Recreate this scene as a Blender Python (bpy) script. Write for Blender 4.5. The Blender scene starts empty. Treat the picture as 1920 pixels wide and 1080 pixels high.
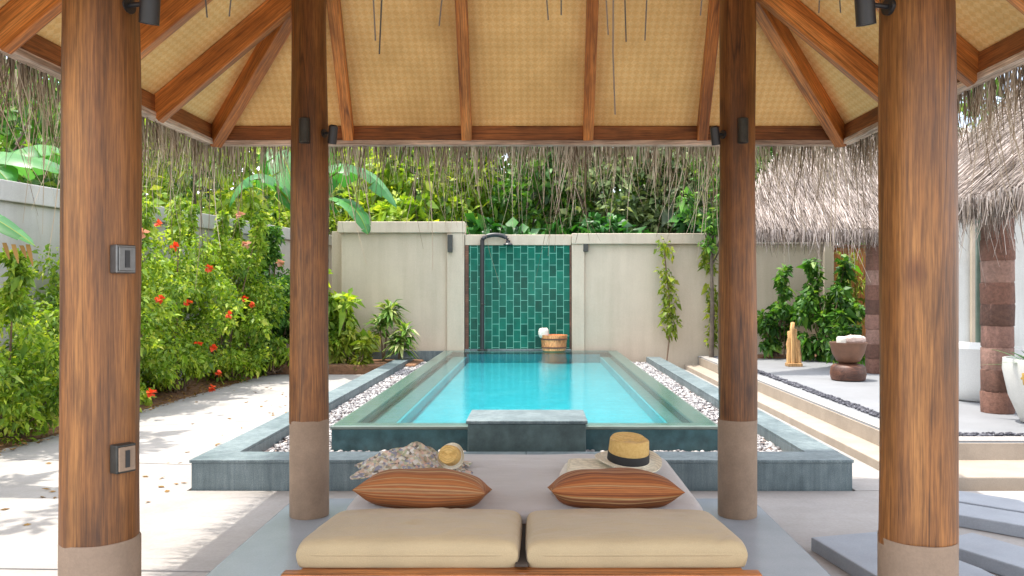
import bpy, bmesh, math, random
import numpy as np
from mathutils import Vector, Matrix
R = math.radians
random.seed(7); rng = np.random.default_rng(11)
scene = bpy.context.scene
COL = scene.collection
F = 1518.0; CX = 1003.0; CY = 545.0; H = 1.55     # focal length in px, principal point, eye height
def at(px, py, Y): return Vector(((px-CX)*Y/F, Y, H-(py-CY)*Y/F))

# ------------------------------------------------------------------ helpers
def link(name, me, mat=None, parent=None, loc=None):
    o = bpy.data.objects.new(name, me); COL.objects.link(o)
    if mat is not None: me.materials.append(mat)
    if parent is not None: o.parent = parent
    if loc is not None: o.location = loc
    return o
def tag(o, label=None, cat=None, group=None, kind=None):
    if label: o['label'] = label
    if cat: o['category'] = cat
    if group: o['group'] = group
    if kind: o['kind'] = kind
    return o
def thing(name, label, cat, loc=(0,0,0), rz=0, group=None):
    o = bpy.data.objects.new(name, None); COL.objects.link(o)
    o.empty_display_size = .1
    o.location = loc; o.rotation_euler = (0,0,rz)
    return tag(o, label, cat, group)
def dup(root, loc, rz=0, label=None, scale=None):
    r = root.copy(); COL.objects.link(r); r.location = loc; r.rotation_euler = (0,0,rz)
    if scale: r.scale = scale if hasattr(scale,'__len__') else (scale,)*3
    if label: r['label'] = label
    for ch in list(root.children):
        c = ch.copy(); COL.objects.link(c); c.parent = r
        for g in list(ch.children):
            d = g.copy(); COL.objects.link(d); d.parent = c
    return r
def np_mesh(name, V, Fc, smooth=False):
    """V (n,3), Fc (m,k) equal-size faces"""
    V = np.ascontiguousarray(V, dtype=np.float32); Fc = np.ascontiguousarray(Fc, dtype=np.int32)
    me = bpy.data.meshes.new(name)
    m, k = Fc.shape
    me.vertices.add(len(V)); me.vertices.foreach_set('co', V.ravel())
    me.loops.add(m*k); me.loops.foreach_set('vertex_index', Fc.ravel())
    me.polygons.add(m)
    me.polygons.foreach_set('loop_start', np.arange(0, m*k, k, dtype=np.int32))
    me.update(calc_edges=True)
    if smooth: me.polygons.foreach_set('use_smooth', np.ones(m, dtype=bool))
    me.validate()
    return me
def bm_mesh(name, bm, smooth=False, angle=None):
    bmesh.ops.recalc_face_normals(bm, faces=bm.faces)
    me = bpy.data.meshes.new(name); bm.to_mesh(me); bm.free()
    if smooth:
        for p in me.polygons: p.use_smooth = True
        if angle: me.set_sharp_from_angle(angle=R(angle))
    return me
def add_box(bm, lo, hi, bev=0.0, seg=2):
    lo = Vector(lo); hi = Vector(hi)
    r = bmesh.ops.create_cube(bm, size=1)
    vs = r['verts']
    for v in vs:
        v.co = Vector([(lo[i]+hi[i])/2 + v.co[i]*(hi[i]-lo[i]) for i in range(3)])
    if bev > 0:
        es = list({e for v in vs for e in v.link_edges})
        bmesh.ops.bevel(bm, geom=es, offset=bev, segments=seg, profile=.5, affect='EDGES')
def box(name, lo, hi, mat, parent=None, bev=0.006):
    bm = bmesh.new(); add_box(bm, lo, hi, bev)
    return link(name, bm_mesh(name, bm), mat, parent)
def boxes(name, lst, mat, parent=None, bev=0.006):
    bm = bmesh.new()
    for lo, hi in lst: add_box(bm, lo, hi, bev)
    return link(name, bm_mesh(name, bm), mat, parent)
def add_prism(bm, poly, z0, z1, bev=0.0):
    b = [bm.verts.new((x,y,z0)) for x,y in poly]; t = [bm.verts.new((x,y,z1)) for x,y in poly]
    n = len(poly)
    bm.faces.new(b[::-1]); ft = bm.faces.new(t)
    for i in range(n): bm.faces.new((b[i], b[(i+1)%n], t[(i+1)%n], t[i]))
    if bev: bmesh.ops.bevel(bm, geom=list(ft.edges), offset=bev, segments=2, profile=.5, affect='EDGES')
def prism(name, poly, z0, z1, mat, parent=None, bev=0.0):
    bm = bmesh.new(); add_prism(bm, poly, z0, z1, bev)
    return link(name, bm_mesh(name, bm), mat, parent)
def beam(name, p0, p1, w, h, mat, parent=None, up=(0,0,1), bev=.006):
    """box whose local X runs from p0 to p1, h along the up side (top face on the line)"""
    p0 = Vector(p0); p1 = Vector(p1); x = (p1-p0); L = x.length; x.normalize()
    up = Vector(up); y = up.cross(x).normalized(); z = x.cross(y)
    bm = bmesh.new(); add_box(bm, (0,-w/2,-h), (L,w/2,0), bev)
    o = link(name, bm_mesh(name, bm), mat, parent)
    M = Matrix((x,y,z)).transposed().to_4x4(); M.translation = p0
    o.matrix_local = M
    return o
def add_lathe(bm, prof, n=32, c=(0,0,0), cap=True):
    rings = []
    for r, z in prof:
        rings.append([bm.verts.new((c[0]+r*math.cos(2*math.pi*i/n), c[1]+r*math.sin(2*math.pi*i/n), c[2]+z)) for i in range(n)])
    for a, b in zip(rings, rings[1:]):
        for i in range(n): bm.faces.new((a[i], a[(i+1)%n], b[(i+1)%n], b[i]))
    if cap:
        if prof[0][0] > 1e-6: bm.faces.new(rings[0][::-1])
        if prof[-1][0] > 1e-6: bm.faces.new(rings[-1])
    return rings
def tube_np(paths):
    """list of (points, radii, sides) -> V,F quads"""
    V=[];Q=[];off=0
    for pts, rad, n in paths:
        pts=[Vector(p) for p in pts]; k=len(pts)
        for i,p in enumerate(pts):
            t=(pts[min(i+1,k-1)]-pts[max(i-1,0)]).normalized()
            a=t.orthogonal() if abs(t.z)<.9 else Vector((1,0,0))
            a=(a-t*a.dot(t)).normalized(); b=t.cross(a)
            for j in range(n):
                th=2*math.pi*j/n
                V.append(p+(a*math.cos(th)+b*math.sin(th))*rad[i])
        for i in range(k-1):
            for j in range(n):
                Q.append((off+i*n+j, off+i*n+(j+1)%n, off+(i+1)*n+(j+1)%n, off+(i+1)*n+j))
        off+=k*n
    return np.array([tuple(v) for v in V]), np.array(Q)
def tubes(name, paths, mat, parent=None):
    V,Q=tube_np(paths)
    return link(name, np_mesh(name,V,Q,True), mat, parent)
def unit(a): return a/np.maximum(np.linalg.norm(a,axis=1,keepdims=True),1e-9)
def leaf_arrays(C, D, N, L, W, fold=.12, droop=.15):
    """C base points, D directions, N normals; L, W arrays -> V, F(tri)"""
    n=len(C); D=unit(D); S=unit(np.cross(D,N)); N=np.cross(S,D)
    L=L.reshape(-1,1); W=W.reshape(-1,1)
    base=C; tip=C+D*L-np.array([0,0,1])*L*droop
    mid=C+D*L*.5-N*W*fold
    l=C+D*L*.45+S*W*.5; r=C+D*L*.45-S*W*.5
    V=np.stack([base,l,tip,r,mid],1).reshape(-1,3)
    i=np.arange(n)[:,None]*5
    Fc=np.concatenate([i+np.array([[0,4,1]]),i+np.array([[1,4,2]]),i+np.array([[2,4,3]]),i+np.array([[3,4,0]])],1).reshape(-1,3)
    return V,Fc
def rand_dirs(n): return unit(rng.normal(size=(n,3)))
def ribbons(P, Wd, S):
    """P (n,k,3) paths, Wd (n,k) widths, S (n,3) side vectors -> quads"""
    n,k,_=P.shape
    A=P+S[:,None,:]*Wd[:,:,None]*.5; B=P-S[:,None,:]*Wd[:,:,None]*.5
    V=np.stack([A,B],2).reshape(-1,3)
    i=(np.arange(n)*k*2)[:,None]
    q=[]
    for j in range(k-1): q.append(i+np.array([[2*j,2*j+1,2*j+3,2*j+2]]))
    return V, np.concatenate(q,1).reshape(-1,4)

# ------------------------------------------------------------------ materials
def new_mat(name):
    m=bpy.data.materials.new(name); m.use_nodes=True
    nt=m.node_tree; b=nt.nodes['Principled BSDF']; return m,nt,b
def ramp(nt, stops, fac):
    r=nt.nodes.new('ShaderNodeValToRGB')
    while len(r.color_ramp.elements)<len(stops): r.color_ramp.elements.new(.5)
    for e,(p,c) in zip(r.color_ramp.elements,stops): e.position=p; e.color=(*c,1)
    nt.links.new(fac,r.inputs['Fac']); return r.outputs['Color']
def coords(nt, scale=(1,1,1), kind='Object', rand=False, rot=(0,0,0)):
    t=nt.nodes.new('ShaderNodeTexCoord'); mp=nt.nodes.new('ShaderNodeMapping')
    mp.inputs['Scale'].default_value=scale; mp.inputs['Rotation'].default_value=rot
    nt.links.new(t.outputs[kind],mp.inputs['Vector'])
    if rand:
        oi=nt.nodes.new('ShaderNodeObjectInfo'); mu=nt.nodes.new('ShaderNodeMath'); mu.operation='MULTIPLY'; mu.inputs[1].default_value=37
        nt.links.new(oi.outputs['Random'],mu.inputs[0]); nt.links.new(mu.outputs[0],mp.inputs['Location'])
    return mp.outputs['Vector']
def noise(nt, vec, scale, detail=4, rough=.55, out='Fac'):
    n=nt.nodes.new('ShaderNodeTexNoise'); n.inputs['Scale'].default_value=scale; n.inputs['Detail'].default_value=detail; n.inputs['Roughness'].default_value=rough
    nt.links.new(vec,n.inputs['Vector']); return n.outputs[out]
def mixc(nt, a, b, fac, mode='MIX'):
    m=nt.nodes.new('ShaderNodeMix'); m.data_type='RGBA'; m.blend_type=mode
    for s,v in ((6,a),(7,b)):
        if hasattr(v,'is_output'): nt.links.new(v,m.inputs[s])
        else: m.inputs[s].default_value=(*v,1)
    if hasattr(fac,'is_output'): nt.links.new(fac,m.inputs[0])
    else: m.inputs[0].default_value=fac
    return m.outputs[2]
def bump(nt, b, h, strength=.3, dist=.01):
    n=nt.nodes.new('ShaderNodeBump'); n.inputs['Strength'].default_value=strength; n.inputs['Distance'].default_value=dist
    nt.links.new(h,n.inputs['Height']); nt.links.new(n.outputs[0],b.inputs['Normal']); return n
def wood(name, c0, c1, c2, axis='z', rough=.5, fine=60, bs=.35):
    m,nt,b=new_mat(name)
    def sc(k): 
        q=[1,1,1]; q['xyz'.index(axis)]=k; return coords(nt,q,rand=True)
    v=sc(.05)
    big=noise(nt,v,7,4,.65); fi=noise(nt,v,fine,4,.7); vf=noise(nt,sc(.025),fine*2.6,2,.7)
    pat=noise(nt,sc(.4),2.6,5,.65)
    col=ramp(nt,[(.25,c0),(.5,c1),(.78,c2)],big)
    col=mixc(nt,col,ramp(nt,[(.34,(.42,.36,.32)),(.56,(1.15,1.12,1.08))],fi),.7,'MULTIPLY')
    col=mixc(nt,col,ramp(nt,[(.38,(.62,.58,.54)),(.6,(1.12,1.1,1.08))],vf),.8,'MULTIPLY')
    col=mixc(nt,col,ramp(nt,[(.34,(.42,.35,.30)),(.6,(1.25,1.2,1.12))],pat),.8,'MULTIPLY')
    cr=ramp(nt,[(.495,(1,1,1)),(.503,(.22,.16,.12)),(.512,(1,1,1))],noise(nt,sc(.035),5.5,2,.5))
    col=mixc(nt,col,cr,.75,'MULTIPLY')
    vo=nt.nodes.new('ShaderNodeTexVoronoi'); vo.inputs['Scale'].default_value=4.2; vo.inputs['Randomness'].default_value=1
    nt.links.new(sc(.55),vo.inputs['Vector'])
    kn=ramp(nt,[(.06,(.22,.15,.12)),(.11,(.5,.4,.35)),(.2,(1,1,1))],vo.outputs['Distance'])
    col=mixc(nt,col,kn,.85,'MULTIPLY')
    nt.links.new(col,b.inputs['Base Color'])
    rr=nt.nodes.new('ShaderNodeMapRange'); rr.inputs['To Min'].default_value=rough-.12; rr.inputs['To Max'].default_value=rough+.22
    nt.links.new(pat,rr.inputs['Value']); nt.links.new(rr.outputs[0],b.inputs['Roughness'])
    hh=mixc(nt,fi,cr,.5,'MULTIPLY')
    bump(nt,b,hh,bs,.005); return m
def plain(name, c, rough=.6, var=.15, scale=6, metal=0, bs=.1, dist=.004, c2=None, kind='Object', fine=90, streak=0):
    m,nt,b=new_mat(name); v=coords(nt,kind=kind)
    n=noise(nt,v,scale,5,.6); f=noise(nt,v,fine,3,.6)
    lo=tuple(x*(1-var) for x in c) if c2 is None else c2
    hi=tuple(min(1,x*(1+var)) for x in c)
    col=ramp(nt,[(.3,lo),(.7,hi)],n)
    col=mixc(nt,col,ramp(nt,[(.3,(.82,)*3),(.7,(1.08,)*3)],f),.5,'MULTIPLY')
    if streak:
        sk=noise(nt,coords(nt,(1,1,.08)),3.5,6,.65); col=mixc(nt,col,ramp(nt,[(.36,(.78,.77,.74)),(.58,(1.03,1.03,1.03))],sk),streak,'MULTIPLY')
        bl=noise(nt,coords(nt),1.1,6,.7); col=mixc(nt,col,ramp(nt,[(.35,(.86,.85,.83)),(.6,(1.03,1.03,1.03))],bl),streak,'MULTIPLY')
    nt.links.new(col,b.inputs['Base Color']); b.inputs['Roughness'].default_value=rough; b.inputs['Metallic'].default_value=metal
    if bs: bump(nt,b,f,bs,dist)
    return m
def island(name, stops, rough=.7, trans=0.0, tcol=None, spec=.3, patch=None):
    m,nt,b=new_mat(name)
    g=nt.nodes.new('ShaderNodeNewGeometry')
    col=ramp(nt,stops,g.outputs['Random Per Island'])
    if patch:
        pn=noise(nt,coords(nt,kind='Object'),patch[0],3,.6)
        col=mixc(nt,col,ramp(nt,[(.35,patch[1]),(.65,patch[2])],pn),1.0,'MULTIPLY')
    nt.links.new(col,b.inputs['Base Color']); b.inputs['Roughness'].default_value=rough
    b.inputs['Specular IOR Level'].default_value=spec
    if trans>0:
        t=nt.nodes.new('ShaderNodeBsdfTranslucent'); mx=nt.nodes.new('ShaderNodeMixShader')
        tc=mixc(nt,col,tcol or (1.6,1.7,.5),1.0,'MULTIPLY')
        nt.links.new(tc,t.inputs['Color']); mx.inputs[0].default_value=trans
        out=nt.nodes['Material Output']
        nt.links.new(b.outputs[0],mx.inputs[1]); nt.links.new(t.outputs[0],mx.inputs[2]); nt.links.new(mx.outputs[0],out.inputs['Surface'])
    return m

M={}
M['post']=wood('post_wood',(.105,.042,.012),(.225,.093,.025),(.39,.19,.058),'z',.42,fine=80)
M['rafter']=wood('rafter_wood',(.36,.12,.02),(.56,.21,.045),(.72,.36,.12),'x',.45,bs=.2)
M['beam']=wood('beam_wood',(.20,.07,.02),(.31,.12,.035),(.42,.18,.06),'x',.5,bs=.2)
M['trim']=wood('lit_edge_wood',(.60,.50,.44),(.72,.62,.55),(.8,.7,.63),'x',.55,bs=.15)  # pale tone stands in for ground bounce light under the fascia
M['bedwood']=wood('bed_wood',(.26,.09,.025),(.42,.16,.045),(.55,.24,.08),'x',.4,bs=.2)
M['door']=wood('door_wood',(.34,.13,.03),(.48,.20,.05),(.6,.3,.09),'z',.5,bs=.2)
M['darkwood']=wood('dark_turned_wood',(.07,.03,.018),(.13,.055,.034),(.20,.09,.055),'x',.5,bs=.25)
M['drift']=wood('driftwood',(.42,.24,.09),(.6,.38,.17),(.72,.52,.28),'z',.65,fine=40,bs=.4)
M['bucket']=wood('bucket_wood',(.58,.20,.07),(.72,.30,.12),(.8,.42,.2),'z',.45,bs=.2)
M['plinth']=plain('plinth_concrete',(.27,.185,.125),.75,.16,7,bs=.25)
M['floor']=plain('polished_concrete',(.27,.295,.32),.25,.10,2.2,bs=.03,c2=(.23,.26,.29))
M['path']=plain('pale_concrete',(.32,.298,.28),.85,.11,1.3,bs=.25,dist=.004,fine=45,streak=.35)
M['ground']=plain('sandy_ground',(.33,.27,.20),.95,.2,3,bs=.4,dist=.01)
M['soil']=plain('bed_soil',(.20,.10,.05),.95,.35,12,bs=.8,dist=.03,fine=30)
M['patio']=plain('patio_concrete',(.20,.205,.215),.7,.10,1.8,bs=.12)
M['step']=plain('step_stone',(.32,.265,.21),.8,.12,4,bs=.3)
M['slab']=plain('slab_stone',(.27,.29,.32),.8,.10,4,bs=.25)
M['wall']=plain('painted_wall',(.53,.445,.345),.9,.06,.9,bs=.12,dist=.003,fine=55,streak=.42)
M['cap']=plain('wall_cap',(.55,.465,.365),.9,.06,2,bs=.12,dist=.003,streak=.6)
M['leftwall']=plain('left_wall_plaster',(.45,.43,.41),.9,.06,1.0,bs=.12,dist=.003,streak=.6)
M['white']=plain('white_plaster',(.62,.63,.61),.85,.04,2,bs=.05,streak=.6)
M['bandcloth']=plain('black_ribbon',(.008,.008,.008),.7,.1,40,bs=.05)
M['black']=plain('black_metal',(.02,.02,.022),.4,.1,20,bs=.02)
M['dkgrey']=plain('bronze_metal',(.06,.06,.055),.45,.2,20,metal=.6,bs=.02)
M['steel']=plain('brushed_steel',(.16,.16,.16),.35,.1,30,metal=.85,bs=.03)
M['tubwhite']=plain('tub_enamel',(.72,.72,.70),.35,.02,3,bs=0)
M['grass_white']=None

def granite():
    m,nt,b=new_mat('grey_granite'); v=coords(nt)
    n=noise(nt,v,3,5,.6); f=noise(nt,v,140,2,.7)
    st=noise(nt,coords(nt,(6,6,.5)),3,4,.7)
    col=ramp(nt,[(.3,(.085,.115,.122)),(.7,(.185,.225,.23))],n)
    col=mixc(nt,col,ramp(nt,[(.35,(.6,.62,.65)),(.65,(1.25,1.25,1.25))],f),.8,'MULTIPLY')
    col=mixc(nt,col,ramp(nt,[(.35,(.6,.66,.7)),(.65,(1.2,1.2,1.18))],st),.85,'MULTIPLY')
    nt.links.new(col,b.inputs['Base Color']); b.inputs['Roughness'].default_value=.5; bump(nt,b,f,.1,.002); return m
M['granite']=granite()
M['teal_stone']=plain('wet_teal_stone',(.035,.085,.095),.25,.35,9,bs=.1)
M['spout']=plain('dark_spout_stone',(.07,.105,.105),.35,.3,10,bs=.15,streak=.6)
M['coping']=plain('pool_coping',(.13,.17,.15),.35,.15,6,bs=.05)
M['ledge']=plain('pool_ledge',(.085,.165,.165),.5,.18,6,bs=.05)
def mosaic():
    m,nt,b=new_mat('pool_mosaic'); v=coords(nt)
    vo=nt.nodes.new('ShaderNodeTexVoronoi'); vo.inputs['Scale'].default_value=22; nt.links.new(v,vo.inputs['Vector'])
    wn=ramp(nt,[(0,(.012,.235,.29)),(.5,(.03,.33,.385)),(1,(.13,.48,.53))],noise(nt,v,3.2,6,.65))
    sp=nt.nodes.new('ShaderNodeSeparateColor'); nt.links.new(vo.outputs['Color'],sp.inputs[0])
    col=mixc(nt,wn,ramp(nt,[(0,(.8,.85,.85)),(1,(1.15,1.1,1.1))],sp.outputs[0]),.8,'MULTIPLY')
    nt.links.new(col,b.inputs['Base Color']); b.inputs['Roughness'].default_value=.35; return m
M['mosaic']=mosaic()
def water():
    m=bpy.data.materials.new('pool_water'); m.use_nodes=True; nt=m.node_tree; nt.nodes.clear()
    out=nt.nodes.new('ShaderNodeOutputMaterial'); tr=nt.nodes.new('ShaderNodeBsdfTransparent'); tr.inputs[0].default_value=(.80,.965,.975,1)
    gl=nt.nodes.new('ShaderNodeBsdfGlossy'); gl.inputs['Roughness'].default_value=.02
    fr=nt.nodes.new('ShaderNodeFresnel'); fr.inputs['IOR'].default_value=1.33
    mx=nt.nodes.new('ShaderNodeMixShader'); bp=nt.nodes.new('ShaderNodeBump'); bp.inputs['Strength'].default_value=.34; bp.inputs['Distance'].default_value=.012
    h=noise(nt,coords(nt,(.8,1.7,1)),6.5,5,.62)
    nt.links.new(h,bp.inputs['Height'])
    for n in (gl,fr): nt.links.new(bp.outputs[0],n.inputs['Normal'])
    nt.links.new(fr.outputs[0],mx.inputs[0]); nt.links.new(tr.outputs[0],mx.inputs[1]); nt.links.new(gl.outputs[0],mx.inputs[2]); nt.links.new(mx.outputs[0],out.inputs[0])
    return m
M['water']=water()
def tiles():
    m,nt,b=new_mat('teal_tiles')
    t=nt.nodes.new('ShaderNodeTexCoord'); sp=nt.nodes.new('ShaderNodeSeparateXYZ'); cb=nt.nodes.new('ShaderNodeCombineXYZ')
    nt.links.new(t.outputs['Object'],sp.inputs[0]); nt.links.new(sp.outputs['Z'],cb.inputs['X']); nt.links.new(sp.outputs['X'],cb.inputs['Y'])
    br=nt.nodes.new('ShaderNodeTexBrick'); br.offset=.5; br.offset_frequency=2
    for k,v in (('Scale',1),('Mortar Size',.006),('Mortar Smooth',.3),('Bias',0),('Brick Width',.245),('Row Height',.1485)): br.inputs[k].default_value=v
    br.inputs['Color1'].default_value=(.0008,.065,.045,1); br.inputs['Color2'].default_value=(.002,.125,.085,1); br.inputs['Mortar'].default_value=(.16,.42,.33,1)
    nt.links.new(cb.outputs[0],br.inputs['Vector'])
    n=noise(nt,coords(nt),7,4,.6)
    col=mixc(nt,br.outputs['Color'],ramp(nt,[(.3,(.6,.75,.75)),(.7,(1.35,1.25,1.2))],n),.8,'MULTIPLY')
    nt.links.new(col,b.inputs['Base Color'])
    rr=nt.nodes.new('ShaderNodeMath'); rr.operation='MULTIPLY_ADD'; rr.inputs[1].default_value=.5; rr.inputs[2].default_value=.16
    nt.links.new(br.outputs['Fac'],rr.inputs[0]); nt.links.new(rr.outputs[0],b.inputs['Roughness'])
    inv=nt.nodes.new('ShaderNodeMath'); inv.operation='SUBTRACT'; inv.inputs[0].default_value=1; nt.links.new(br.outputs['Fac'],inv.inputs[1])
    b.inputs['Specular IOR Level'].default_value=.25; bump(nt,b,inv.outputs[0],.5,.006); return m
M['tiles']=tiles()
def mat_weave():
    m,nt,b=new_mat('woven_mat')
    uv=coords(nt,(1,1,1),'UV')
    rot=nt.nodes.new('ShaderNodeMapping'); rot.inputs['Rotation'].default_value=(0,0,R(45)); rot.inputs['Scale'].default_value=(25,25,1)
    nt.links.new(uv,rot.inputs['Vector'])
    ch=nt.nodes.new('ShaderNodeTexChecker'); ch.inputs['Scale'].default_value=1
    nt.links.new(rot.outputs[0],ch.inputs['Vector'])
    ch.inputs['Color1'].default_value=(.90,.575,.215,1); ch.inputs['Color2'].default_value=(.95,.655,.285,1)
    n=noise(nt,uv,2.5,4,.6); f=noise(nt,uv,70,2,.6)
    col=mixc(nt,ch.outputs['Color'],ramp(nt,[(.3,(.86,.82,.76)),(.7,(1.06,1.06,1.06))],n),.8,'MULTIPLY')
    col=mixc(nt,col,ramp(nt,[(.3,(.8,.78,.74)),(.7,(1.1,1.1,1.1))],f),.5,'MULTIPLY')
    nt.links.new(col,b.inputs['Base Color']); b.inputs['Roughness'].default_value=.75
    n2=noise(nt,uv,.9,5,.65); col=mixc(nt,col,ramp(nt,[(.32,(.80,.74,.66)),(.58,(1.04,1.04,1.04))],n2),.8,'MULTIPLY'); nt.links.new(col,b.inputs['Base Color'])
    bump(nt,b,ch.outputs['Fac'],.35,.008); return m
M['weave']=mat_weave()
def fabric(name,c,sc=350,var=.08):
    m,nt,b=new_mat(name); v=coords(nt); f=noise(nt,v,sc,2,.6); n=noise(nt,v,3,3,.5)
    col=ramp(nt,[(.3,tuple(x*(1-var) for x in c)),(.7,tuple(x*(1+var) for x in c))],n)
    col=mixc(nt,col,ramp(nt,[(.3,(.85,)*3),(.7,(1.1,)*3)],f),.6,'MULTIPLY')
    nt.links.new(col,b.inputs['Base Color']); b.inputs['Roughness'].default_value=.72
    try: b.inputs['Sheen Weight'].default_value=.15
    except KeyError: pass
    wv=noise(nt,coords(nt,(1,2.2,1)),4.5,3,.5); bump(nt,b,mixc(nt,wv,f,.12),.55,.03); return m
M['mattress']=fabric('mattress_fabric',(.43,.395,.375))
M['cushion']=fabric('cushion_fabric',(.44,.33,.185))
M['cord']=plain('dark_cord',(.05,.035,.025),.8,.2,20)
M['towel']=fabric('towel_fabric',(.64,.60,.52),200)
def stripes():
    m,nt,b=new_mat('striped_pillow_fabric')
    v=coords(nt,(.25,1,1)); sp=nt.nodes.new('ShaderNodeSeparateXYZ')
    t=nt.nodes.new('ShaderNodeTexCoord'); nt.links.new(t.outputs['Object'],sp.inputs[0])
    t=nt.nodes.new('ShaderNodeTexCoord'); nt.links.new(t.outputs['UV'],sp.inputs[0])   # stripes run along the pillow's length
    cb=nt.nodes.new('ShaderNodeCombineXYZ'); nt.links.new(sp.outputs['Y'],cb.inputs['X'])
    oi=nt.nodes.new('ShaderNodeObjectInfo'); nt.links.new(oi.outputs['Random'],cb.inputs['Y'])
    n=noise(nt,cb.outputs[0],38,2,.75); f=noise(nt,coords(nt,(.1,1,1)),120,2,.6)
    col=ramp(nt,[(.34,(.10,.030,.012)),(.43,(.29,.085,.022)),(.49,(.38,.14,.04)),(.55,(.17,.045,.015)),(.62,(.42,.25,.11))],n)
    col=mixc(nt,col,ramp(nt,[(.3,(.75,)*3),(.7,(1.12,)*3)],f),.6,'MULTIPLY')
    nt.links.new(col,b.inputs['Base Color']); b.inputs['Roughness'].default_value=.85; bump(nt,b,f,.2,.004); return m
M['stripes']=stripes()
def scarfmat():
    m,nt,b=new_mat('patterned_scarf'); v=coords(nt)
    vo=nt.nodes.new('ShaderNodeTexVoronoi'); vo.inputs['Scale'].default_value=64; nt.links.new(v,vo.inputs['Vector'])
    sp=nt.nodes.new('ShaderNodeSeparateColor'); nt.links.new(vo.outputs['Color'],sp.inputs[0])
    col=ramp(nt,[(.0,(.10,.08,.07)),(.22,(.50,.44,.30)),(.42,(.55,.36,.30)),(.6,(.30,.32,.20)),(.75,(.62,.58,.52)),(.9,(.22,.22,.27))],sp.outputs[0])
    nt.links.new(col,b.inputs['Base Color']); b.inputs['Roughness'].default_value=.9; return m
M['scarf']=scarfmat()
def straw(name,c0,c1):
    m,nt,b=new_mat(name); v=coords(nt); w=nt.nodes.new('ShaderNodeTexWave'); w.inputs['Scale'].default_value=70; w.bands_direction='Z'; w.inputs['Distortion'].default_value=2
    nt.links.new(v,w.inputs['Vector']); n=noise(nt,v,60,3,.6)
    col=mixc(nt,ramp(nt,[(.2,c0),(.8,c1)],n),ramp(nt,[(.2,(.78,)*3),(.8,(1.1,)*3)],w.outputs['Fac']),.6,'MULTIPLY')
    nt.links.new(col,b.inputs['Base Color']); b.inputs['Roughness'].default_value=.8; bump(nt,b,w.outputs['Fac'],.3,.003); return m
M['straw']=straw('straw',(.50,.30,.08),(.68,.46,.17))
M['palestraw']=straw('pale_straw',(.60,.54,.40),(.72,.66,.52))
M['thatch']=island('thatch',[(0,(.045,.032,.026)),(.25,(.16,.125,.10)),(.6,(.36,.305,.275)),(1,(.60,.54,.51))],.85,.12,(1,.9,.8),.3,(2.2,(.72,.70,.68),(1.12,1.1,1.08)))
M['fringe']=island('thatch_fringe',[(0,(.09,.065,.045)),(.3,(.28,.22,.16)),(.65,(.50,.43,.34)),(1,(.70,.63,.54))],.85,.25,(1,.9,.75))
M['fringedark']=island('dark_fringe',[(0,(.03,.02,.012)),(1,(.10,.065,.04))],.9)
M['thatchbase']=plain('thatch_base',(.14,.11,.09),.95,.3,15,bs=.6,dist=.02)
M['pebble']=island('white_pebbles',[(0,(.06,.055,.06)),(.35,(.21,.20,.205)),(.7,(.36,.345,.34)),(1,(.58,.56,.54))],.6)
M['dkpebble']=island('black_pebbles',[(0,(.02,.02,.028)),(.7,(.06,.06,.075)),(1,(.14,.14,.16))],.45)
P=(2.1,(.42,.55,.45),(1.35,1.25,1.1))
M['leaf_mid']=island('leaf_mid',[(0, (0.022, 0.075, 0.012)), (0.4, (0.06, 0.173, 0.027)), (0.75, (0.112, 0.27, 0.038)), (1, (0.255, 0.39, 0.075))],.5,.35,(1.5,1.5,.5),.4,P)
M['leaf_light']=island('leaf_light',[(0,(.09,.18,.016)),(.4,(.21,.35,.032)),(.75,(.33,.45,.05)),(1,(.48,.53,.11))],.5,.4,(1.5,1.45,.4),.4,P)
M['leaf_dark']=island('leaf_dark',[(0, (0.013, 0.056, 0.013)), (0.5, (0.032, 0.136, 0.029)), (1, (0.08, 0.24, 0.048))],.4,.25,(1.3,1.5,.5),.5,P)
M['leaf_olive']=island('leaf_olive',[(0, (0.045, 0.068, 0.027)), (0.4, (0.105, 0.165, 0.06)), (0.8, (0.21, 0.285, 0.12)), (1, (0.39, 0.435, 0.24))],.5,.3,(1.4,1.4,.6),.4,P)
M['leaf_yellow']=island('leaf_yellow',[(0,(.09,.15,.012)),(.5,(.19,.26,.02)),(1,(.34,.36,.05))],.5,.4,(1.3,1.3,.4),.4)
M['leaf_var']=island('leaf_variegated',[(0,(.06,.16,.02)),(.5,(.15,.28,.04)),(.8,(.34,.40,.12)),(1,(.6,.6,.32))],.45,.35,(1.3,1.3,.5),.4)
M['banana']=island('banana_leaf',[(0,(.03,.14,.03)),(.5,(.06,.22,.06)),(1,(.11,.30,.09))],.4,.4,(1.4,1.5,.5),.5)
M['stem']=plain('stem_bark',(.17,.11,.07),.9,.3,14,bs=.4)
M['bark']=plain('tree_bark',(.13,.10,.075),.95,.3,9,bs=.6,dist=.02)
M['bananastem']=plain('banana_stem',(.16,.17,.06),.7,.3,8,bs=.2)
M['drybrown']=island('dry_leaf',[(0,(.16,.09,.03)),(1,(.4,.24,.08))],.9,.3,(1,.8,.5))
M['red']=island('red_petals',[(0,(.62,.055,.02)),(1,(.80,.14,.045))],.5,.2,(1,.6,.5))
M['pink']=island('pale_petals',[(0,(.70,.33,.22)),(1,(.75,.45,.33))],.5,.2,(1,.8,.7))
M['pot']=plain('white_pot_glaze',(.62,.61,.57),.4,.08,4,bs=.05)
M['ochre']=plain('ochre_colour',(.55,.34,.08),.5,.15,8,bs=.05)
M['terra']=plain('brown_basin',(.16,.075,.042),.55,.25,7,bs=.2)
M['pinkstone']=plain('pink_stone',(.50,.38,.33),.85,.2,12,bs=.5,dist=.01)
M['glass']=None
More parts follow.
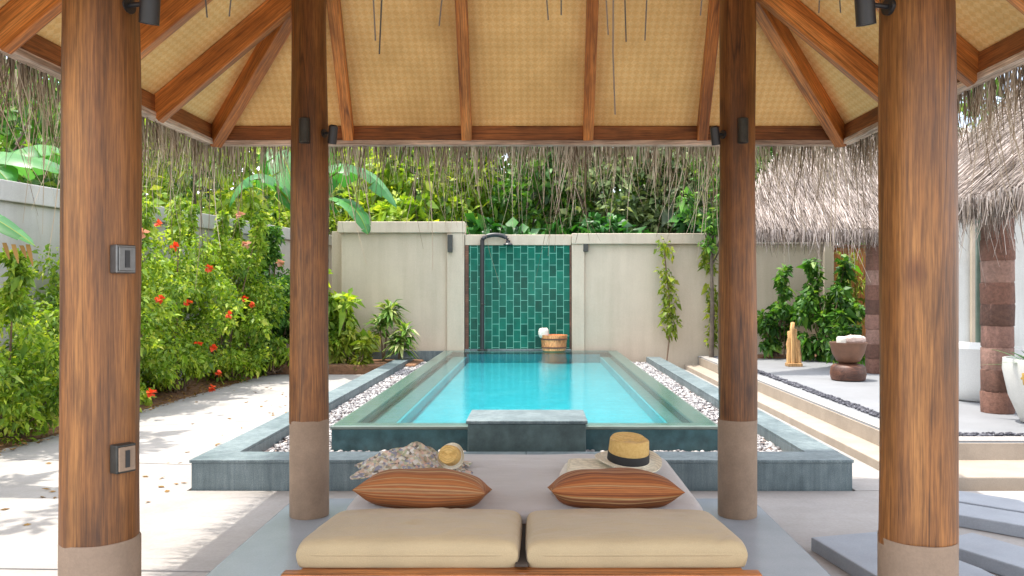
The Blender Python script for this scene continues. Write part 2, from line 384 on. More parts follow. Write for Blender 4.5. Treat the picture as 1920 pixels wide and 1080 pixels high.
def glassm():
    m,nt,b=new_mat('window_glass'); b.inputs['Base Color'].default_value=(.16,.25,.21,1); b.inputs['Roughness'].default_value=.06; b.inputs['Specular IOR Level'].default_value=.6
    n=noise(nt,coords(nt),3,3,.6); nt.links.new(ramp(nt,[(.3,(.12,.19,.16)),(.7,(.22,.32,.27))],n),b.inputs['Base Color']); return m
M['glass']=glassm()
def columnm():
    m,nt,b=new_mat('block_column'); t=nt.nodes.new('ShaderNodeTexCoord'); sp=nt.nodes.new('ShaderNodeSeparateXYZ'); nt.links.new(t.outputs['Object'],sp.inputs[0])
    dv=nt.nodes.new('ShaderNodeMath'); dv.operation='DIVIDE'; dv.inputs[1].default_value=.24; nt.links.new(sp.outputs['Z'],dv.inputs[0])
    fl=nt.nodes.new('ShaderNodeMath'); fl.operation='FLOOR'; nt.links.new(dv.outputs[0],fl.inputs[0])
    wn=nt.nodes.new('ShaderNodeTexWhiteNoise'); wn.noise_dimensions='1D'; nt.links.new(fl.outputs[0],wn.inputs['W'])
    col=ramp(nt,[(0,(.10,.050,.036)),(.5,(.16,.075,.052)),(.8,(.22,.12,.095)),(1,(.30,.19,.155))],wn.outputs['Value'])
    f=noise(nt,coords(nt),28,4,.65)
    col=mixc(nt,col,ramp(nt,[(.3,(.6,.58,.55)),(.7,(1.2,1.15,1.1))],f),.9,'MULTIPLY')
    nt.links.new(col,b.inputs['Base Color']); b.inputs['Roughness'].default_value=.85; bump(nt,b,f,.6,.012); return m
M['column']=columnm()

GZ=-.05      # ground level
# ------------------------------------------------------------------ setting
PX0,PX1,PY0,PY1=-1.86,1.68,7.40,16.70    # pool outer walls
def ground():
    bm=bmesh.new(); xs=[-70,PX0+.03,PX1-.03,70]; ys=[-30,PY0+.03,PY1-.03,140]
    g=[[bm.verts.new((x,y,GZ-.035)) for x in xs] for y in ys]
    for j in range(3):
        for i in range(3):
            if i==1 and j==1: continue
            bm.faces.new((g[j][i],g[j][i+1],g[j+1][i+1],g[j+1][i]))
    return link('ground',bm_mesh('ground',bm),M['ground'])
tag(ground(),kind='structure')
bm=bmesh.new()
def slabpoly(p): add_prism(bm,p,GZ-.03,GZ,.004)
g=.012
slabpoly([(-7.5,-14),(-1.82,-14),(-1.82,1.9),(-7.5,2.2)])
slabpoly([(-5.6,2.2+2*g),(-1.82,1.9+2*g),(-1.82,4.6),(-5.5,4.75)])
slabpoly([(-5.5,4.75+2*g),(-1.82,4.6+2*g),(-1.82,6.47),(-2.79,6.47),(-2.79,7.38),(-5.4,7.75)])
slabpoly([(-5.4,7.75+2*g),(-2.79,7.38+2*g),(-2.79,10.15),(-5.3,9.35)])
slabpoly([(-5.3,9.35+2*g),(-2.79,10.15+2*g),(-2.79,12.9),(-5.2,12.9)])
slabpoly([(-5.2,12.9+2*g),(-2.79,12.9+2*g),(-2.79,15.45),(-5.1,15.45)])
slabpoly([(1.64,-14),(9,-14),(9,2.4),(1.64,2.4)]); slabpoly([(1.64,2.4+2*g),(9,2.4+2*g),(9,6.47),(1.64,6.47)])
slabpoly([(-1.80,6.07),(1.62,6.07),(1.62,6.47),(-1.80,6.47)])
slabpoly([(2.57,6.49),(3.06,6.49),(3.06,9.6),(2.57,9.6)]); slabpoly([(2.57,9.6+2*g),(3.06,9.6+2*g),(3.06,13),(2.57,13)]); slabpoly([(2.57,13+2*g),(3.06,13+2*g),(3.06,16.6),(2.57,16.6)])
tag(link('path',bm_mesh('path',bm),M['path']),kind='structure')
tag(box('floor',(-1.80,-14,GZ-.03),(1.62,6.05,0),M['floor'],bev=.012),kind='structure')
# flower bed soil, slightly mounded
bm=bmesh.new()
n1,n2=14,60
gv=[]
for j in range(n2):
    row=[]
    for i in range(n1):
        y=1.5+ (20-1.5)*j/(n2-1); u=i/(n1-1)
        edge=-5.62+ (y-2.2)*.035 if y>2.2 else -5.62
        x=edge-u*2.6; z=GZ-.02+.10*min(1,u*4)+random.uniform(-.03,.03)*(1 if i else 0)
        row.append(bm.verts.new((x+random.uniform(-.06,.06)*(i==0),y,z)))
    gv.append(row)
for j in range(n2-1):
    for i in range(n1-1): bm.faces.new((gv[j][i],gv[j][i+1],gv[j+1][i+1],gv[j+1][i]))
tag(link('soil',bm_mesh('soil',bm,True),M['soil']),kind='structure')
# corner soil by the back wall
prism('soil',[(-5.4,15.5),(-2.3,15.5),(-2.3,16.78),(-4.05,16.78),(-4.05,20),(-5.4,20)],GZ-.03,.13,M['soil'],bev=.03)['kind']='structure'
# raised patio on the right with two steps
prism('step',[(3.06,6.58),(12,6.58),(12,7.24),(3.35,7.24),(3.35,16.6),(3.06,16.6)],GZ-.03,.035,M['step'],bev=.01)['kind']='structure'
prism('patio',[(3.37,7.26),(12,7.26),(12,16.75),(3.37,16.75)],GZ-.03,.2,M['patio'],bev=.012)['kind']='structure'
boxes('kerb',[((3.352,7.242,.035),(12,7.258,.185)),((3.352,7.258,.035),(3.368,16.6,.185))],M['step'],bev=.002)['kind']='structure'
# paving strip lighter along the patio edge
boxes('kerb',[((3.372,7.262,.2),(12,7.47,.206)),((3.372,7.47,.2),(3.58,16.6,.206))],M['path'],bev=.002)['kind']='structure'

# pebbles ------------------------------------------------------------
def ico(sub):
    bm=bmesh.new(); bmesh.ops.create_icosphere(bm,subdivisions=sub,radius=1)
    V=np.array([v.co[:] for v in bm.verts]); Fc=np.array([[v.index for v in f.verts] for f in bm.faces]); bm.free(); return V,Fc
def pebbles(name, rects, mat, z, per, s0, s1, sub=2):
    iv,if_=ico(sub); VV=[];FF=[];o=0
    for x0,x1,y0,y1 in rects:
        n=int((x1-x0)*(y1-y0)*per)
        c=np.stack([rng.uniform(x0,x1,n),rng.uniform(y0,y1,n),z+rng.uniform(-.006,.012,n)],1)
        s=rng.uniform(s0,s1,n)[:,None]*np.stack([rng.uniform(.8,1.3,n),rng.uniform(.7,1.1,n),rng.uniform(.4,.7,n)],1)
        a=rng.uniform(0,6.28,n); ca,sa=np.cos(a)[:,None],np.sin(a)[:,None]
        p=iv[None]*s[:,None,:]
        q=np.stack([p[...,0]*ca-p[...,1]*sa,p[...,0]*sa+p[...,1]*ca,p[...,2]],-1)+c[:,None,:]
        VV.append(q.reshape(-1,3)); FF.append((if_[None]+(np.arange(n)*len(iv))[:,None,None]+o).reshape(-1,3)); o+=n*len(iv)
    return tag(link(name,np_mesh(name,np.concatenate(VV),np.concatenate(FF),True),mat),kind='stuff')

# ------------------------------------------------------------------ pool
pool=thing('swimming_pool','raised grey stone plunge pool with pebble surround, between daybed and tiled shower wall','pool',(0,0,0))
KX0,KX1,KY0,KY1=-2.76,2.55,6.50,16.60; kz=.167; kw=.27
bm=bmesh.new()
add_box(bm,(KX0,KY0,GZ-.03),(KX1,KY0+kw+.06,kz),.006)
add_box(bm,(KX0,KY0+kw+.062,GZ-.03),(KX0+kw,KY1,kz),.006)
add_box(bm,(KX1-kw,KY0+kw+.062,GZ-.03),(KX1,KY1,kz),.006)
link('planter_kerb',bm_mesh('planter_kerb',bm),M['granite'],pool)
# thin capping slabs with joints, overhanging 1 cm
lst=[]
x=KX0-.012
while x<KX1:
    x2=min(x+.9,KX1+.012); lst.append(((x,KY0-.012,kz+.001),(x2-.004,KY0+kw+.06,kz+.026))); x=x2
for sx in (KX0-.012,KX1-kw):
    y=KY0+kw+.064
    while y<KY1:
        y2=min(y+1.1,KY1); lst.append(((sx,y,kz+.001),(sx+kw+.012,y2-.004,kz+.026))); y=y2
boxes('kerb_cap',lst,M['granite'],pool,.004)
boxes('gravel_tray',[((KX0+kw,KY0+kw+.06,GZ-.03),(KX1-kw,PY0,.07)),((KX0+kw,PY0,GZ-.03),(PX0,16.6,.07)),((PX1,PY0,GZ-.03),(KX1-kw,16.6,.07))],M['pinkstone'],pool,0)
pebbles('pebbles',[(KX0+kw+.02,KX1-kw-.02,KY0+kw+.08,PY0-.02),(KX0+kw+.02,PX0-.02,PY0,16.5),(PX1+.02,KX1-kw-.02,PY0,16.5)],M['pebble'],.082,1150,.012,.027,1)
wt=.17
boxes('pool_wall',[((PX0,PY0,-1.1),(PX1,PY0+wt,.28)),((PX0,PY0+wt,-1.1),(PX0+wt,PY1,.28)),((PX1-wt,PY0+wt,-1.1),(PX1,PY1,.28)),((PX0+wt,PY1-wt,-1.1),(PX1-wt,PY1,.28))],M['teal_stone'],pool,.004)
boxes('pool_coping',[((PX0-.012,PY0-.012,.282),(PX1+.012,PY0+wt+.02,.312)),((PX0-.012,PY0+wt+.02,.282),(PX0+wt+.02,PY1-wt-.02,.312)),((PX1-wt-.02,PY0+wt+.02,.282),(PX1+.012,PY1-wt-.02,.312)),((PX0-.012,PY1-wt-.02,.282),(PX1+.012,PY1+.012,.312))],M['coping'],pool,.008)
LL,LR=.27,.15
boxes('ledge',[((PX0+wt,PY0+wt,-.9),(PX0+wt+LL,PY1-wt,.20)),((PX1-wt-LR,PY0+wt,-.9),(PX1-wt,PY1-wt,.20))],M['ledge'],pool,.004)
box('basin',(PX0+wt,PY0+wt,-1.12),(PX1-wt,PY1-wt,.08),M['mosaic'],pool,0)
boxes('basin_lining',[((PX0+wt+LL+.002,PY0+wt,.082),(PX0+wt+LL+.03,PY1-wt,.198)),((PX1-wt-LR-.03,PY0+wt,.082),(PX1-wt-LR-.002,PY1-wt,.198)),((PX0+wt+LL+.03,PY1-wt-.03,.082),(PX1-wt-LR-.03,PY1-wt,.25)),((PX0+wt+LL+.03,PY0+wt,.082),(PX1-wt-LR-.03,PY0+wt+.03,.25))],M['mosaic'],pool,0)
bm=bmesh.new(); add_box(bm,(-.58,6.98,.06),(.44,7.385,.40),.008); link('spout_block',bm_mesh('spout_block',bm),M['spout'],pool)
box('spout_slab',(-.595,6.965,.402),(.455,7.62,.43),M['granite'],pool,.006)
bm=bmesh.new(); add_box(bm,(PX0+.012,PY0+.012,.3135),(PX1-.012,PY1-.012,.3185),0)
for f in [f for f in bm.faces if f.calc_center_median().z<.318]: bm.faces.remove(f)
me=bm_mesh('water',bm); w=link('water',me,M['water']); tag(w,kind='structure')

# ------------------------------------------------------------------ gazebo
gz=thing('gazebo','open timber pavilion with round log posts, woven mat ceiling and thatched eaves framing the view','pavilion',(-.08,4.26,0))
def G(o):     # keep world placement when parenting to the gazebo empty
    o.parent=gz; o.matrix_parent_inverse=Matrix.Translation((.08,-4.26,0)); return o
EX0,EX1,EY0,EY1=-2.67,2.56,1.78,6.73; EZ=2.91; SL=.84; DM=(EY1-EY0)/2
post_bot=[(-1.567,2.92),(1.379,2.92),(-1.56,5.60),(1.40,5.60)]
for k,(px,py) in enumerate(post_bot):
    r0=.128; top=EZ+SL*min(px-EX0,EX1-px,py-EY0,EY1-py)-.02
    bm=bmesh.new(); rn=random.Random(k); ph=[rn.uniform(0,6.28) for _ in range(6)]
    n=40; rings=[]
    for j in range(29):
        t=j/28; z=.64+(top-.64)*t
        ring=[]
        for i in range(n):
            th=2*math.pi*i/n
            rr=r0*(1-.05*t)+.004*math.sin(2*th+ph[0]+z*1.3)+.003*math.sin(3*th+ph[1]-z*2.1)+.0022*math.sin(7*th+ph[2]+z*.7)+.003*math.sin(z*3+ph[3])
            ring.append(bm.verts.new((rr*math.cos(th),rr*math.sin(th),z)))
        rings.append(ring)
    for a,b in zip(rings,rings[1:]):
        for i in range(n): bm.faces.new((a[i],a[(i+1)%n],b[(i+1)%n],b[i]))
    bm.faces.new(rings[-1]); bm.faces.new(rings[0][::-1])
    p=link('post',bm_mesh('post',bm,True,50),M['post']); p.location=(px,py,0); G(p)
    bm=bmesh.new(); add_lathe(bm,[(.131,0),(.133,.004),(.133,.655+.01*(k%2)),(.128,.663),(.10,.664)],40)
    q=link('plinth',bm_mesh('plinth',bm,True,40),M['plinth'],p)
def rz_(d): return EZ+SL*d
def on_roof(x,y): return EZ+SL*min(x-EX0,EX1-x,y-EY0,EY1-y)
A=[(EX0,EY0),(EX1,EY0),(EX1,EY1),(EX0,EY1)]
yr=(EY0+EY1)/2; rx0,rx1=EX0+DM,EX1-DM; apex=EZ+SL*DM
def panel(name,pts,thick,mat,uvu,uvd,off=0):
    """roof slab over pts, uv in metres along uvu and down-slope uvd"""
    bm=bmesh.new(); vs=[bm.verts.new(Vector(p)+Vector((0,0,off))) for p in pts]; f=bm.faces.new(vs)
    vt=[bm.verts.new(Vector(p)+Vector((0,0,off+thick))) for p in pts]; bm.faces.new(vt[::-1])
    n=len(pts)
    for i in range(n): bm.faces.new((vs[i],vt[i],vt[(i+1)%n],vs[(i+1)%n]))
    bmesh.ops.recalc_face_normals(bm,faces=bm.faces)
    uv=bm.loops.layers.uv.new()
    u=Vector(uvu); d=Vector(uvd)
    for f in bm.faces:
        for l in f.loops: l[uv].uv=(l.vert.co.dot(u),l.vert.co.dot(d))
    me=bpy.data.meshes.new(name); bm.to_mesh(me); bm.free()
    return link(name,me,mat)
cs=1/math.sqrt(1+SL*SL); sn=SL*cs
sides=[('far',[(EX0,EY1,EZ),(EX1,EY1,EZ),(rx1,yr,apex),(rx0,yr,apex)],(1,0,0),(0,-cs,sn)),
       ('near',[(EX0,EY0,EZ),(EX1,EY0,EZ),(rx1,yr,apex),(rx0,yr,apex)],(1,0,0),(0,cs,sn)),
       ('left',[(EX0,EY0,EZ),(EX0,EY1,EZ),(rx0,yr,apex)],(0,1,0),(cs,0,sn)),
       ('right',[(EX1,EY0,EZ),(EX1,EY1,EZ),(rx1,yr,apex)],(0,1,0),(-cs,0,sn))]
for nm,pts,u,d in sides: G(panel('ceiling_mat',pts,.02,M['weave'],u,d))
# rafters (their top face lies against the mat)
def rafter(p,q,w,h):
    p=Vector(p); q=Vector(q)
    return G(beam('rafter',p-Vector((0,0,.004)),q-Vector((0,0,.004)),w,h,M['rafter'],None,(0,0,1)))
for x0 in (-1.55,-.567,.443,1.39):
    d1=1.9
    xt=x0*(1-.074*d1)
    rafter((x0,EY1+.03,rz_(-.03)),(xt,EY1-d1,rz_(d1)),.085,.125)
    rafter((x0,EY0-.03,rz_(-.03)),(xt,EY0+d1,rz_(d1)),.085,.125)
for y0,dm in ((5.68,1.0),(4.85,1.85),(4.02,2.25),(3.19,1.35),(2.45,.62)):
    rafter((EX0-.06,y0,rz_(-.06)),(EX0+dm,y0,rz_(dm)),.075,.165)
for y0,dm in ((5.57,1.1),(4.67,2.0),(3.85,2.05),(3.05,1.2),(2.4,.57)):
    rafter((EX1+.06,y0,rz_(-.06)),(EX1-dm,y0,rz_(dm)),.075,.165)
for (x,y),rx in (((EX0,EY1),rx0),((EX1,EY1),rx1),((EX0,EY0),rx0),((EX1,EY0),rx1)):
    sx=1 if x<0 else -1; sy=-1 if y>4 else 1
    G(beam('hip_rafter',(x-sx*.03,y-sy*.03,rz_(-.03)-.004),(x+sx*DM*.99,y+sy*DM*.99,rz_(DM*.99)-.004),.095,.17,M['rafter'],None,(0,0,1)))
G(beam('ridge_beam',(rx0-.1,yr,apex-.03),(rx1+.1,yr,apex-.03),.1,.2,M['rafter']))
# fascia boards, and pale strips that paint in their undersides lit from below
for p,q in (((EX0,EY1),(EX1,EY1)),((EX0,EY0),(EX1,EY0)),((EX0,EY0+.03),(EX0,EY1-.03)),((EX1,EY0+.03),(EX1,EY1-.03))):
    G(beam('fascia_board',(*p,EZ+.005),(*q,EZ+.005),.045,.115,M['beam']))
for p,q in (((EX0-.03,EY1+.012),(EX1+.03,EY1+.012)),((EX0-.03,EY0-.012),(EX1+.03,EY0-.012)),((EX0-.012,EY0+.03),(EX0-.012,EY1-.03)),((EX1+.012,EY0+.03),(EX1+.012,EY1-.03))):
    G(beam('lit_fascia_edge',(*p,EZ-.112),(*q,EZ-.112),.085,.042,M['trim']))
# thatch covering: four thick slabs, overhanging the eave
ov=.16; T0=EZ+.04; dz=SL*ov
for pts in ([(EX0-ov,EY1+ov,T0-dz),(EX1+ov,EY1+ov,T0-dz),(rx1,yr,apex+.04),(rx0,yr,apex+.04)],[(EX0-ov,EY0-ov,T0-dz),(EX1+ov,EY0-ov,T0-dz),(rx1,yr,apex+.04),(rx0,yr,apex+.04)],
            [(EX0-ov,EY0-ov,T0-dz),(EX0-ov,EY1+ov,T0-dz),(rx0,yr,apex+.04)],[(EX1+ov,EY0-ov,T0-dz),(EX1+ov,EY1+ov,T0-dz),(rx1,yr,apex+.04)]):
    G(panel('thatch_layer',pts,.14,M['thatchbase'],(1,0,0),(0,1,0)))
def fringe_arrays(p0,p1,nrm,n,base,scale,ztop,seg=5,wd=(.005,.012)):
    p0=np.array(p0,float); p1=np.array(p1,float); nrm=np.array(nrm,float)
    t=rng.uniform(0,1,n)
    cl=.5+.5*np.sin(t*23+1.3)*np.sin(t*57+.4)
    L=base*rng.uniform(.5,1.2,n)+rng.exponential(scale,n)*(.55+.9*cl)
    P0=p0+(p1-p0)*t[:,None]+nrm*rng.uniform(-.02,.17,n)[:,None]
    P0[:,2]=ztop+rng.uniform(-.02,.10,n)
    sw=rng.normal(0,.10,(n,3)); sw[:,2]=0
    cur=rng.normal(0,.09,(n,3)); cur[:,2]=0
    k=np.linspace(0,1,seg)
    P=P0[:,None,:]+(sw[:,None,:]*k[None,:,None]+cur[:,None,:]*(k**2)[None,:,None])*L[:,None,None]
    P[:,:,2]-=L[:,None]*k[None,:]
    W=rng.uniform(wd[0],wd[1],n)[:,None]*np.linspace(1,.3,seg)[None,:]
    a=rng.uniform(-.9,.9,n); dirv=(p1-p0)/np.linalg.norm(p1-p0)
    S=dirv[None,:]*np.cos(a)[:,None]+nrm[None,:]*np.sin(a)[:,None]
    return P,W,S
def fringe(p0,p1,nrm,n,base,scale,extra=None,mat='fringe'):
    P,W,S=fringe_arrays(p0,p1,nrm,n,base,scale,EZ-.12)
    V,Q=ribbons(P,W,S)
    if extra is not None:
        V2,Q2=ribbons(*extra); Q=np.concatenate([Q,Q2+len(V)]); V=np.concatenate([V,V2])
    return G(link('thatch_fringe',np_mesh('thatch_fringe',V,Q),M[mat]))
fringe((EX0-.1,EY1+.05,0),(EX1+.1,EY1+.05,0),(0,1,0),2000,.12,.165)
fringe((EX0-.05,EY0-.05,0),(EX0-.05,EY1+.1,0),(-1,0,0),2200,.20,.15)
fringe((EX1+.05,EY0-.05,0),(EX1+.05,EY1+.1,0),(1,0,0),2200,.20,.15)
ex=[]
for (x,y,x2) in ((722,102,716),(705,78,722),(828,48,840),(1020,38,1016),(1062,30,1066),(1133,66,1142),(1157,216,1168),(1176,80,1200),(1218,76,1205),(385,34,385),(432,30,430),(1578,26,1575),(1545,25,1545),(1318,28,1322)):
    Y=EY0-.10; pe=at(x,y,Y); pt=at(x2,0,Y); pt.z=EZ-.1
    s=[np.array(pt)*(1-k)+np.array(pe)*k+np.array([.012*math.sin(k*5+x),.006*math.sin(k*4+x),0]) for k in np.linspace(0,1,8)]
    ex.append(s)
ex=np.array(ex); ne=len(ex)
exW=np.full((ne,8),.0058)*np.linspace(1,.55,8)[None]; exS=np.tile(np.array([[.95,.3,0]]),(ne,1))
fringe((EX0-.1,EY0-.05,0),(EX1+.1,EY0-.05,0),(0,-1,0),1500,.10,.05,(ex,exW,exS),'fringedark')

# spotlights and sockets on the posts
def spot(px,py,r,l,label,side):
    t=thing('spotlight',label,'spotlight',(0,0,0),0,'black spotlights on the posts')
    Y=py_of[side]; c=at(px,py,Y)
    t.location=c
    bm=bmesh.new(); add_lathe(bm,[(r*.6,l*.5),(r,l*.42),(r,-l*.5),(r*.85,-l*.5),(r*.8,-l*.4)],20)
    h=link('lamp_head',bm_mesh('lamp_head',bm,True,40),M['black'],t); h.rotation_euler=(R(10),R(8 if px<1000 else -8),0)
    pc=post_bot[side]; dx=pc[0]-c.x; dy=pc[1]-c.y; d=math.hypot(dx,dy); e=(dx*(1-.12/d),dy*(1-.12/d),l*.1)
    tubes('bracket',[([(0,0,l*.1),e],[.009,.009],8)],M['black'],t)
    bm=bmesh.new(); add_lathe(bm,[(.03,-.01),(.03,.01)],16); bl=link('mounting_plate',bm_mesh('mounting_plate',bm),M['black'],t)
    bl.location=e; bl.rotation_euler=(0,R(90),math.atan2(dy,dx))
py_of={0:2.86,1:2.86,2:5.52,3:5.52}
spot(281,12,.034,.12,'black spotlight on the inner side of the thick left foreground post',0)
spot(1622,14,.034,.12,'black spotlight on the inner side of the thick right foreground post',1)
spot(624,252,.030,.13,'small black spotlight right of the left rear post, just under the eave',2)
spot(1341,254,.030,.13,'small black spotlight left of the right rear post, just under the eave',3)
for px,lab,side in ((571,'black cylinder wall lamp fixed to the front of the left rear post',2),(1393,'black cylinder wall lamp fixed to the front of the right rear post',3)):
    t=thing('post_lamp',lab,'wall lamp',at(px,245,5.462),0,'black lamps on the front of the rear posts')
    bm=bmesh.new(); add_lathe(bm,[(.028,-.085),(.036,-.08),(.036,.08),(.03,.085)],24); link('lamp_body',bm_mesh('lamp_body',bm,True,40),M['dkgrey'],t)
    box('back_plate',(-.025,.030,-.05),(.025,.05,.05),M['black'],t,.003)
for py,lab,m1,h in ((486,'shiny steel hook plate on the left foreground post, at flower height',M['steel'],.10),(858,'dull grey socket box low on the left foreground post',M['dkgrey'],.10)):
    c=Vector((-1.567+.131*math.cos(R(-32)),2.92+.131*math.sin(R(-32)),H-(py-CY)*2.85/F))
    t=thing('socket_box',lab,'socket box',c,R(-32))
    box('box_body',(-.012,-.036,-h/2),(.03,.036,h/2),m1,t,.004)
    box('front_plate',(.0305,-.030,-h/2+.008),(.037,.030,h/2-.008),M['steel'] if m1 is M['steel'] else M['plinth'],t,.002)
    box('slot',(.0375,-.008,-h*.3),(.040,.008,h*.3),M['black'],t,0)

# ------------------------------------------------------------------ walls
YB=16.80
def wallz(px): return (px-CX)*YB/F
def zb(py): return H-(py-CY)*YB/F
tw=thing('garden_wall','tall beige rendered wall panel left of the tiled shower, with capped top','wall',(-2.7,YB,0))
def part(o,root):
    o.parent=root; o.matrix_parent_inverse=Matrix.Translation(-Vector(root.location)); return o
xl0,xl1=wallz(640),wallz(871)
part(box('wall_panel',(xl0,YB+.02,GZ-.03),(xl1-.36,YB+.30,zb(437)),M['wall']),tw)
part(box('pilaster',(xl1-.36,YB-.06,GZ-.03),(xl1,YB+.32,zb(437)),M['wall'],bev=.01),tw)
part(box('wall_cap',(xl0-.06,YB-.09,zb(437)+.002),(xl1+.01,YB+.34,zb(416)),M['cap'],bev=.012),tw)
part(box('wall_return',(xl0-.28,YB+.32,GZ-.03),(xl0-.02,22,zb(432)),M['wall']),tw)
part(box('skirting',(xl0,YB-.01,GZ-.03),(xl1-.362,YB+.018,.30),M['granite']),tw)
sw=thing('shower_wall','outdoor shower wall clad in stacked glossy teal green tiles beyond the pool','shower wall',(wallz(974),YB,0))
tx0,tx1=wallz(879),wallz(1068)
part(box('tile_panel',(tx0,YB,.25),(tx1,YB+.25,zb(460)),M['tiles'],bev=0),sw)
part(box('lintel',(xl1+.012,YB-.03,zb(460)+.002),(wallz(1071),YB+.28,zb(440)),M['cap'],bev=.01),sw)
part(boxes('side_trim',[((xl1+.012,YB-.03,.25),(tx0-.002,YB+.2,zb(460))),((tx1+.002,YB-.03,.25),(wallz(1071),YB+.2,zb(460)))],M['darkwood'],bev=.004),sw)
part(box('shower_base',(xl1+.012,YB-.085,-.3),(wallz(1071),YB-.003,.34),M['granite']),sw)
gw=thing('garden_wall','long beige rendered wall right of the shower, lower cap, with two slim vines before it','wall',(3.3,YB,0))
xr0,xr1=wallz(1072),wallz(1541)
part(box('wall_panel',(xr0+.26,YB+.02,GZ-.03),(xr1,YB+.28,zb(458)),M['wall']),gw)
part(box('pilaster',(xr0,YB-.06,GZ-.03),(xr0+.26,YB+.30,zb(458)),M['wall'],bev=.01),gw)
part(box('wall_cap',(xr0-.003,YB-.09,zb(458)+.002),(xr1,YB+.32,zb(438)),M['cap'],bev=.012),gw)
part(box('pilaster',(xr1+.002,YB-.12,GZ-.03),(wallz(1560),YB+.32,zb(452)),M['wall'],bev=.01),gw)
dw=thing('garden_gate','orange brown double wooden gate half hidden by bamboo under the far thatch','gate',(wallz(1600),YB,0))
gx0,gx1=wallz(1561),wallz(1645); gm=(gx0+gx1)/2
part(box('gate_leaf',(gx0+.03,YB,.2),(gm-.012,YB+.06,zb(464)),M['door']),dw)
part(box('gate_leaf',(gm+.012,YB,.2),(gx1-.03,YB+.06,zb(464)),M['door']),dw)
part(boxes('gate_frame',[((gx0,YB-.04,.2),(gx0+.028,YB+.1,zb(460))),((gx1-.028,YB-.04,.2),(gx1,YB+.1,zb(460))),((gx0+.028,YB-.04,zb(463)),(gx1-.028,YB+.1,zb(459)))],M['beam'],bev=.004),dw)
part(box('handle',(gm+.03,YB-.05,1.05),(gm+.06,YB-.002,1.35),M['black'],bev=.005),dw)
# left boundary wall, angled inwards
def LW(Y): return -6.6+.153*(Y-10)
ang=math.atan(.153)
lw=thing('boundary_wall','long pale grey boundary wall with capped top running behind the red flowered shrubs','wall',(LW(4),4,0),0)
def lwbox(name,y0,y1,z0,z1,d0,d1,mat,bev=.008):
    bm=bmesh.new(); add_box(bm,(-d1,(y0-4)/math.cos(ang),z0),(-d0,(y1-4)/math.cos(ang),z1),bev)
    o=link(name,bm_mesh(name,bm),mat,lw); o.rotation_euler=(0,0,-ang); return o
lwbox('wall_panel',1,22.5,GZ-.05,2.66,0,.25,M['leftwall'])
lwbox('wall_cap',1,22.5,2.662,2.92,-.06,.31,M['leftwall'],.012)
for y in (8.2,12.6,17): lwbox('pilaster',y,y+.4,GZ-.05,2.658,-.035,.0,M['leftwall'])
# lamps on the walls
for px,py,hh,lab in ((845,457,.36,'tall slim bronze wall lamp left of the teal tiles'),(1098,465,.16,'short square bronze wall lamp right of the teal tiles')):
    t=thing('wall_lamp',lab,'wall lamp',(wallz(px),YB-.062,zb(py)))
    if px>1000: t.location.y=YB+.018
    box('lamp_body',(-.05,-.10,-hh/2),(.05,-.022,hh/2),M['dkgrey'],t,.006)
    box('back_plate',(-.035,-.021,-hh/3),(.035,0,hh/3),M['black'],t,.003)
# shower pipe
sh=thing('outdoor_shower','tall black shower pipe with hooked arm in front of the teal tiles','shower',(wallz(905),YB-.14,.32))
z0=.02; zt=zb(452)-.32; xh=wallz(953)-wallz(905)
arc=[(xh/2-xh/2*math.cos(a),0,zt+ .12*math.sin(a)) for a in np.linspace(0,math.pi,13)]
tubes('pipe',[([(0,0,z0)]+[(0,0,z) for z in np.linspace(.3,zt-.05,6)]+arc+[(xh,0,zt-.06)],[.045]*(8+13),12)],M['black'],sh)
bm=bmesh.new(); add_lathe(bm,[(.03,.05),(.085,.02),(.10,0),(.095,-.012)],20,(xh,0,zt-.08)); link('shower_head',bm_mesh('shower_head',bm,True,40),M['black'],sh)
bm=bmesh.new(); add_lathe(bm,[(.10,0),(.10,.02),(.05,.03)],20); link('base_flange',bm_mesh('base_flange',bm,True,40),M['black'],sh)
tubes('valve_handle',[([(0,-.03,.95),(0,-.12,.95),(.07,-.12,.95)],[.02,.016,.013],8)],M['steel'],sh)
# bucket with towel
bk=thing('wooden_bucket','orange wooden bath bucket with folded white towel at the foot of the teal tiles','bucket',(wallz(1038),YB-.33,.32))
bm=bmesh.new(); add_lathe(bm,[(.20,0),(.235,.02),(.275,.33),(.262,.33),(.23,.05),(0.0,.045)],32); link('bucket_body',bm_mesh('bucket_body',bm,True,40),M['bucket'],bk)
bm=bmesh.new()
for z in (.08,.25): add_lathe(bm,[(.242+z*.1,z-.016),(.250+z*.1,z-.014),(.252+z*.1,z+.014),(.244+z*.1,z+.016)],32,cap=False)
link('hoop',bm_mesh('hoop',bm,True,40),M['darkwood'],bk)
def soft(name,sx,sy,sz,e1,e2,mat,parent=None,nu=40,nv=20,jit=0):
    V=[];Q=[]
    f=lambda w,e: math.copysign(abs(w)**e,w)
    for j in range(nv+1):
        v=-math.pi/2+math.pi*j/nv
        for i in range(nu):
            u=2*math.pi*i/nu
            V.append((sx*f(math.cos(v),e1)*f(math.cos(u),e2),sy*f(math.cos(v),e1)*f(math.sin(u),e2),sz*f(math.sin(v),e1)))
    for j in range(nv):
        for i in range(nu): Q.append((j*nu+i,j*nu+(i+1)%nu,(j+1)*nu+(i+1)%nu,(j+1)*nu+i))
    V=np.array(V); V+=rng.normal(0,jit,V.shape) if jit else 0
    return link(name,np_mesh(name,V,np.array(Q),True),mat,parent)
tl=tag(soft('towel',.10,.10,.10,.6,.6,M['towel'],jit=.006),'rolled white towel sticking up from the wooden bucket','towel'); tl.location=(wallz(1019),YB-.36,.69)
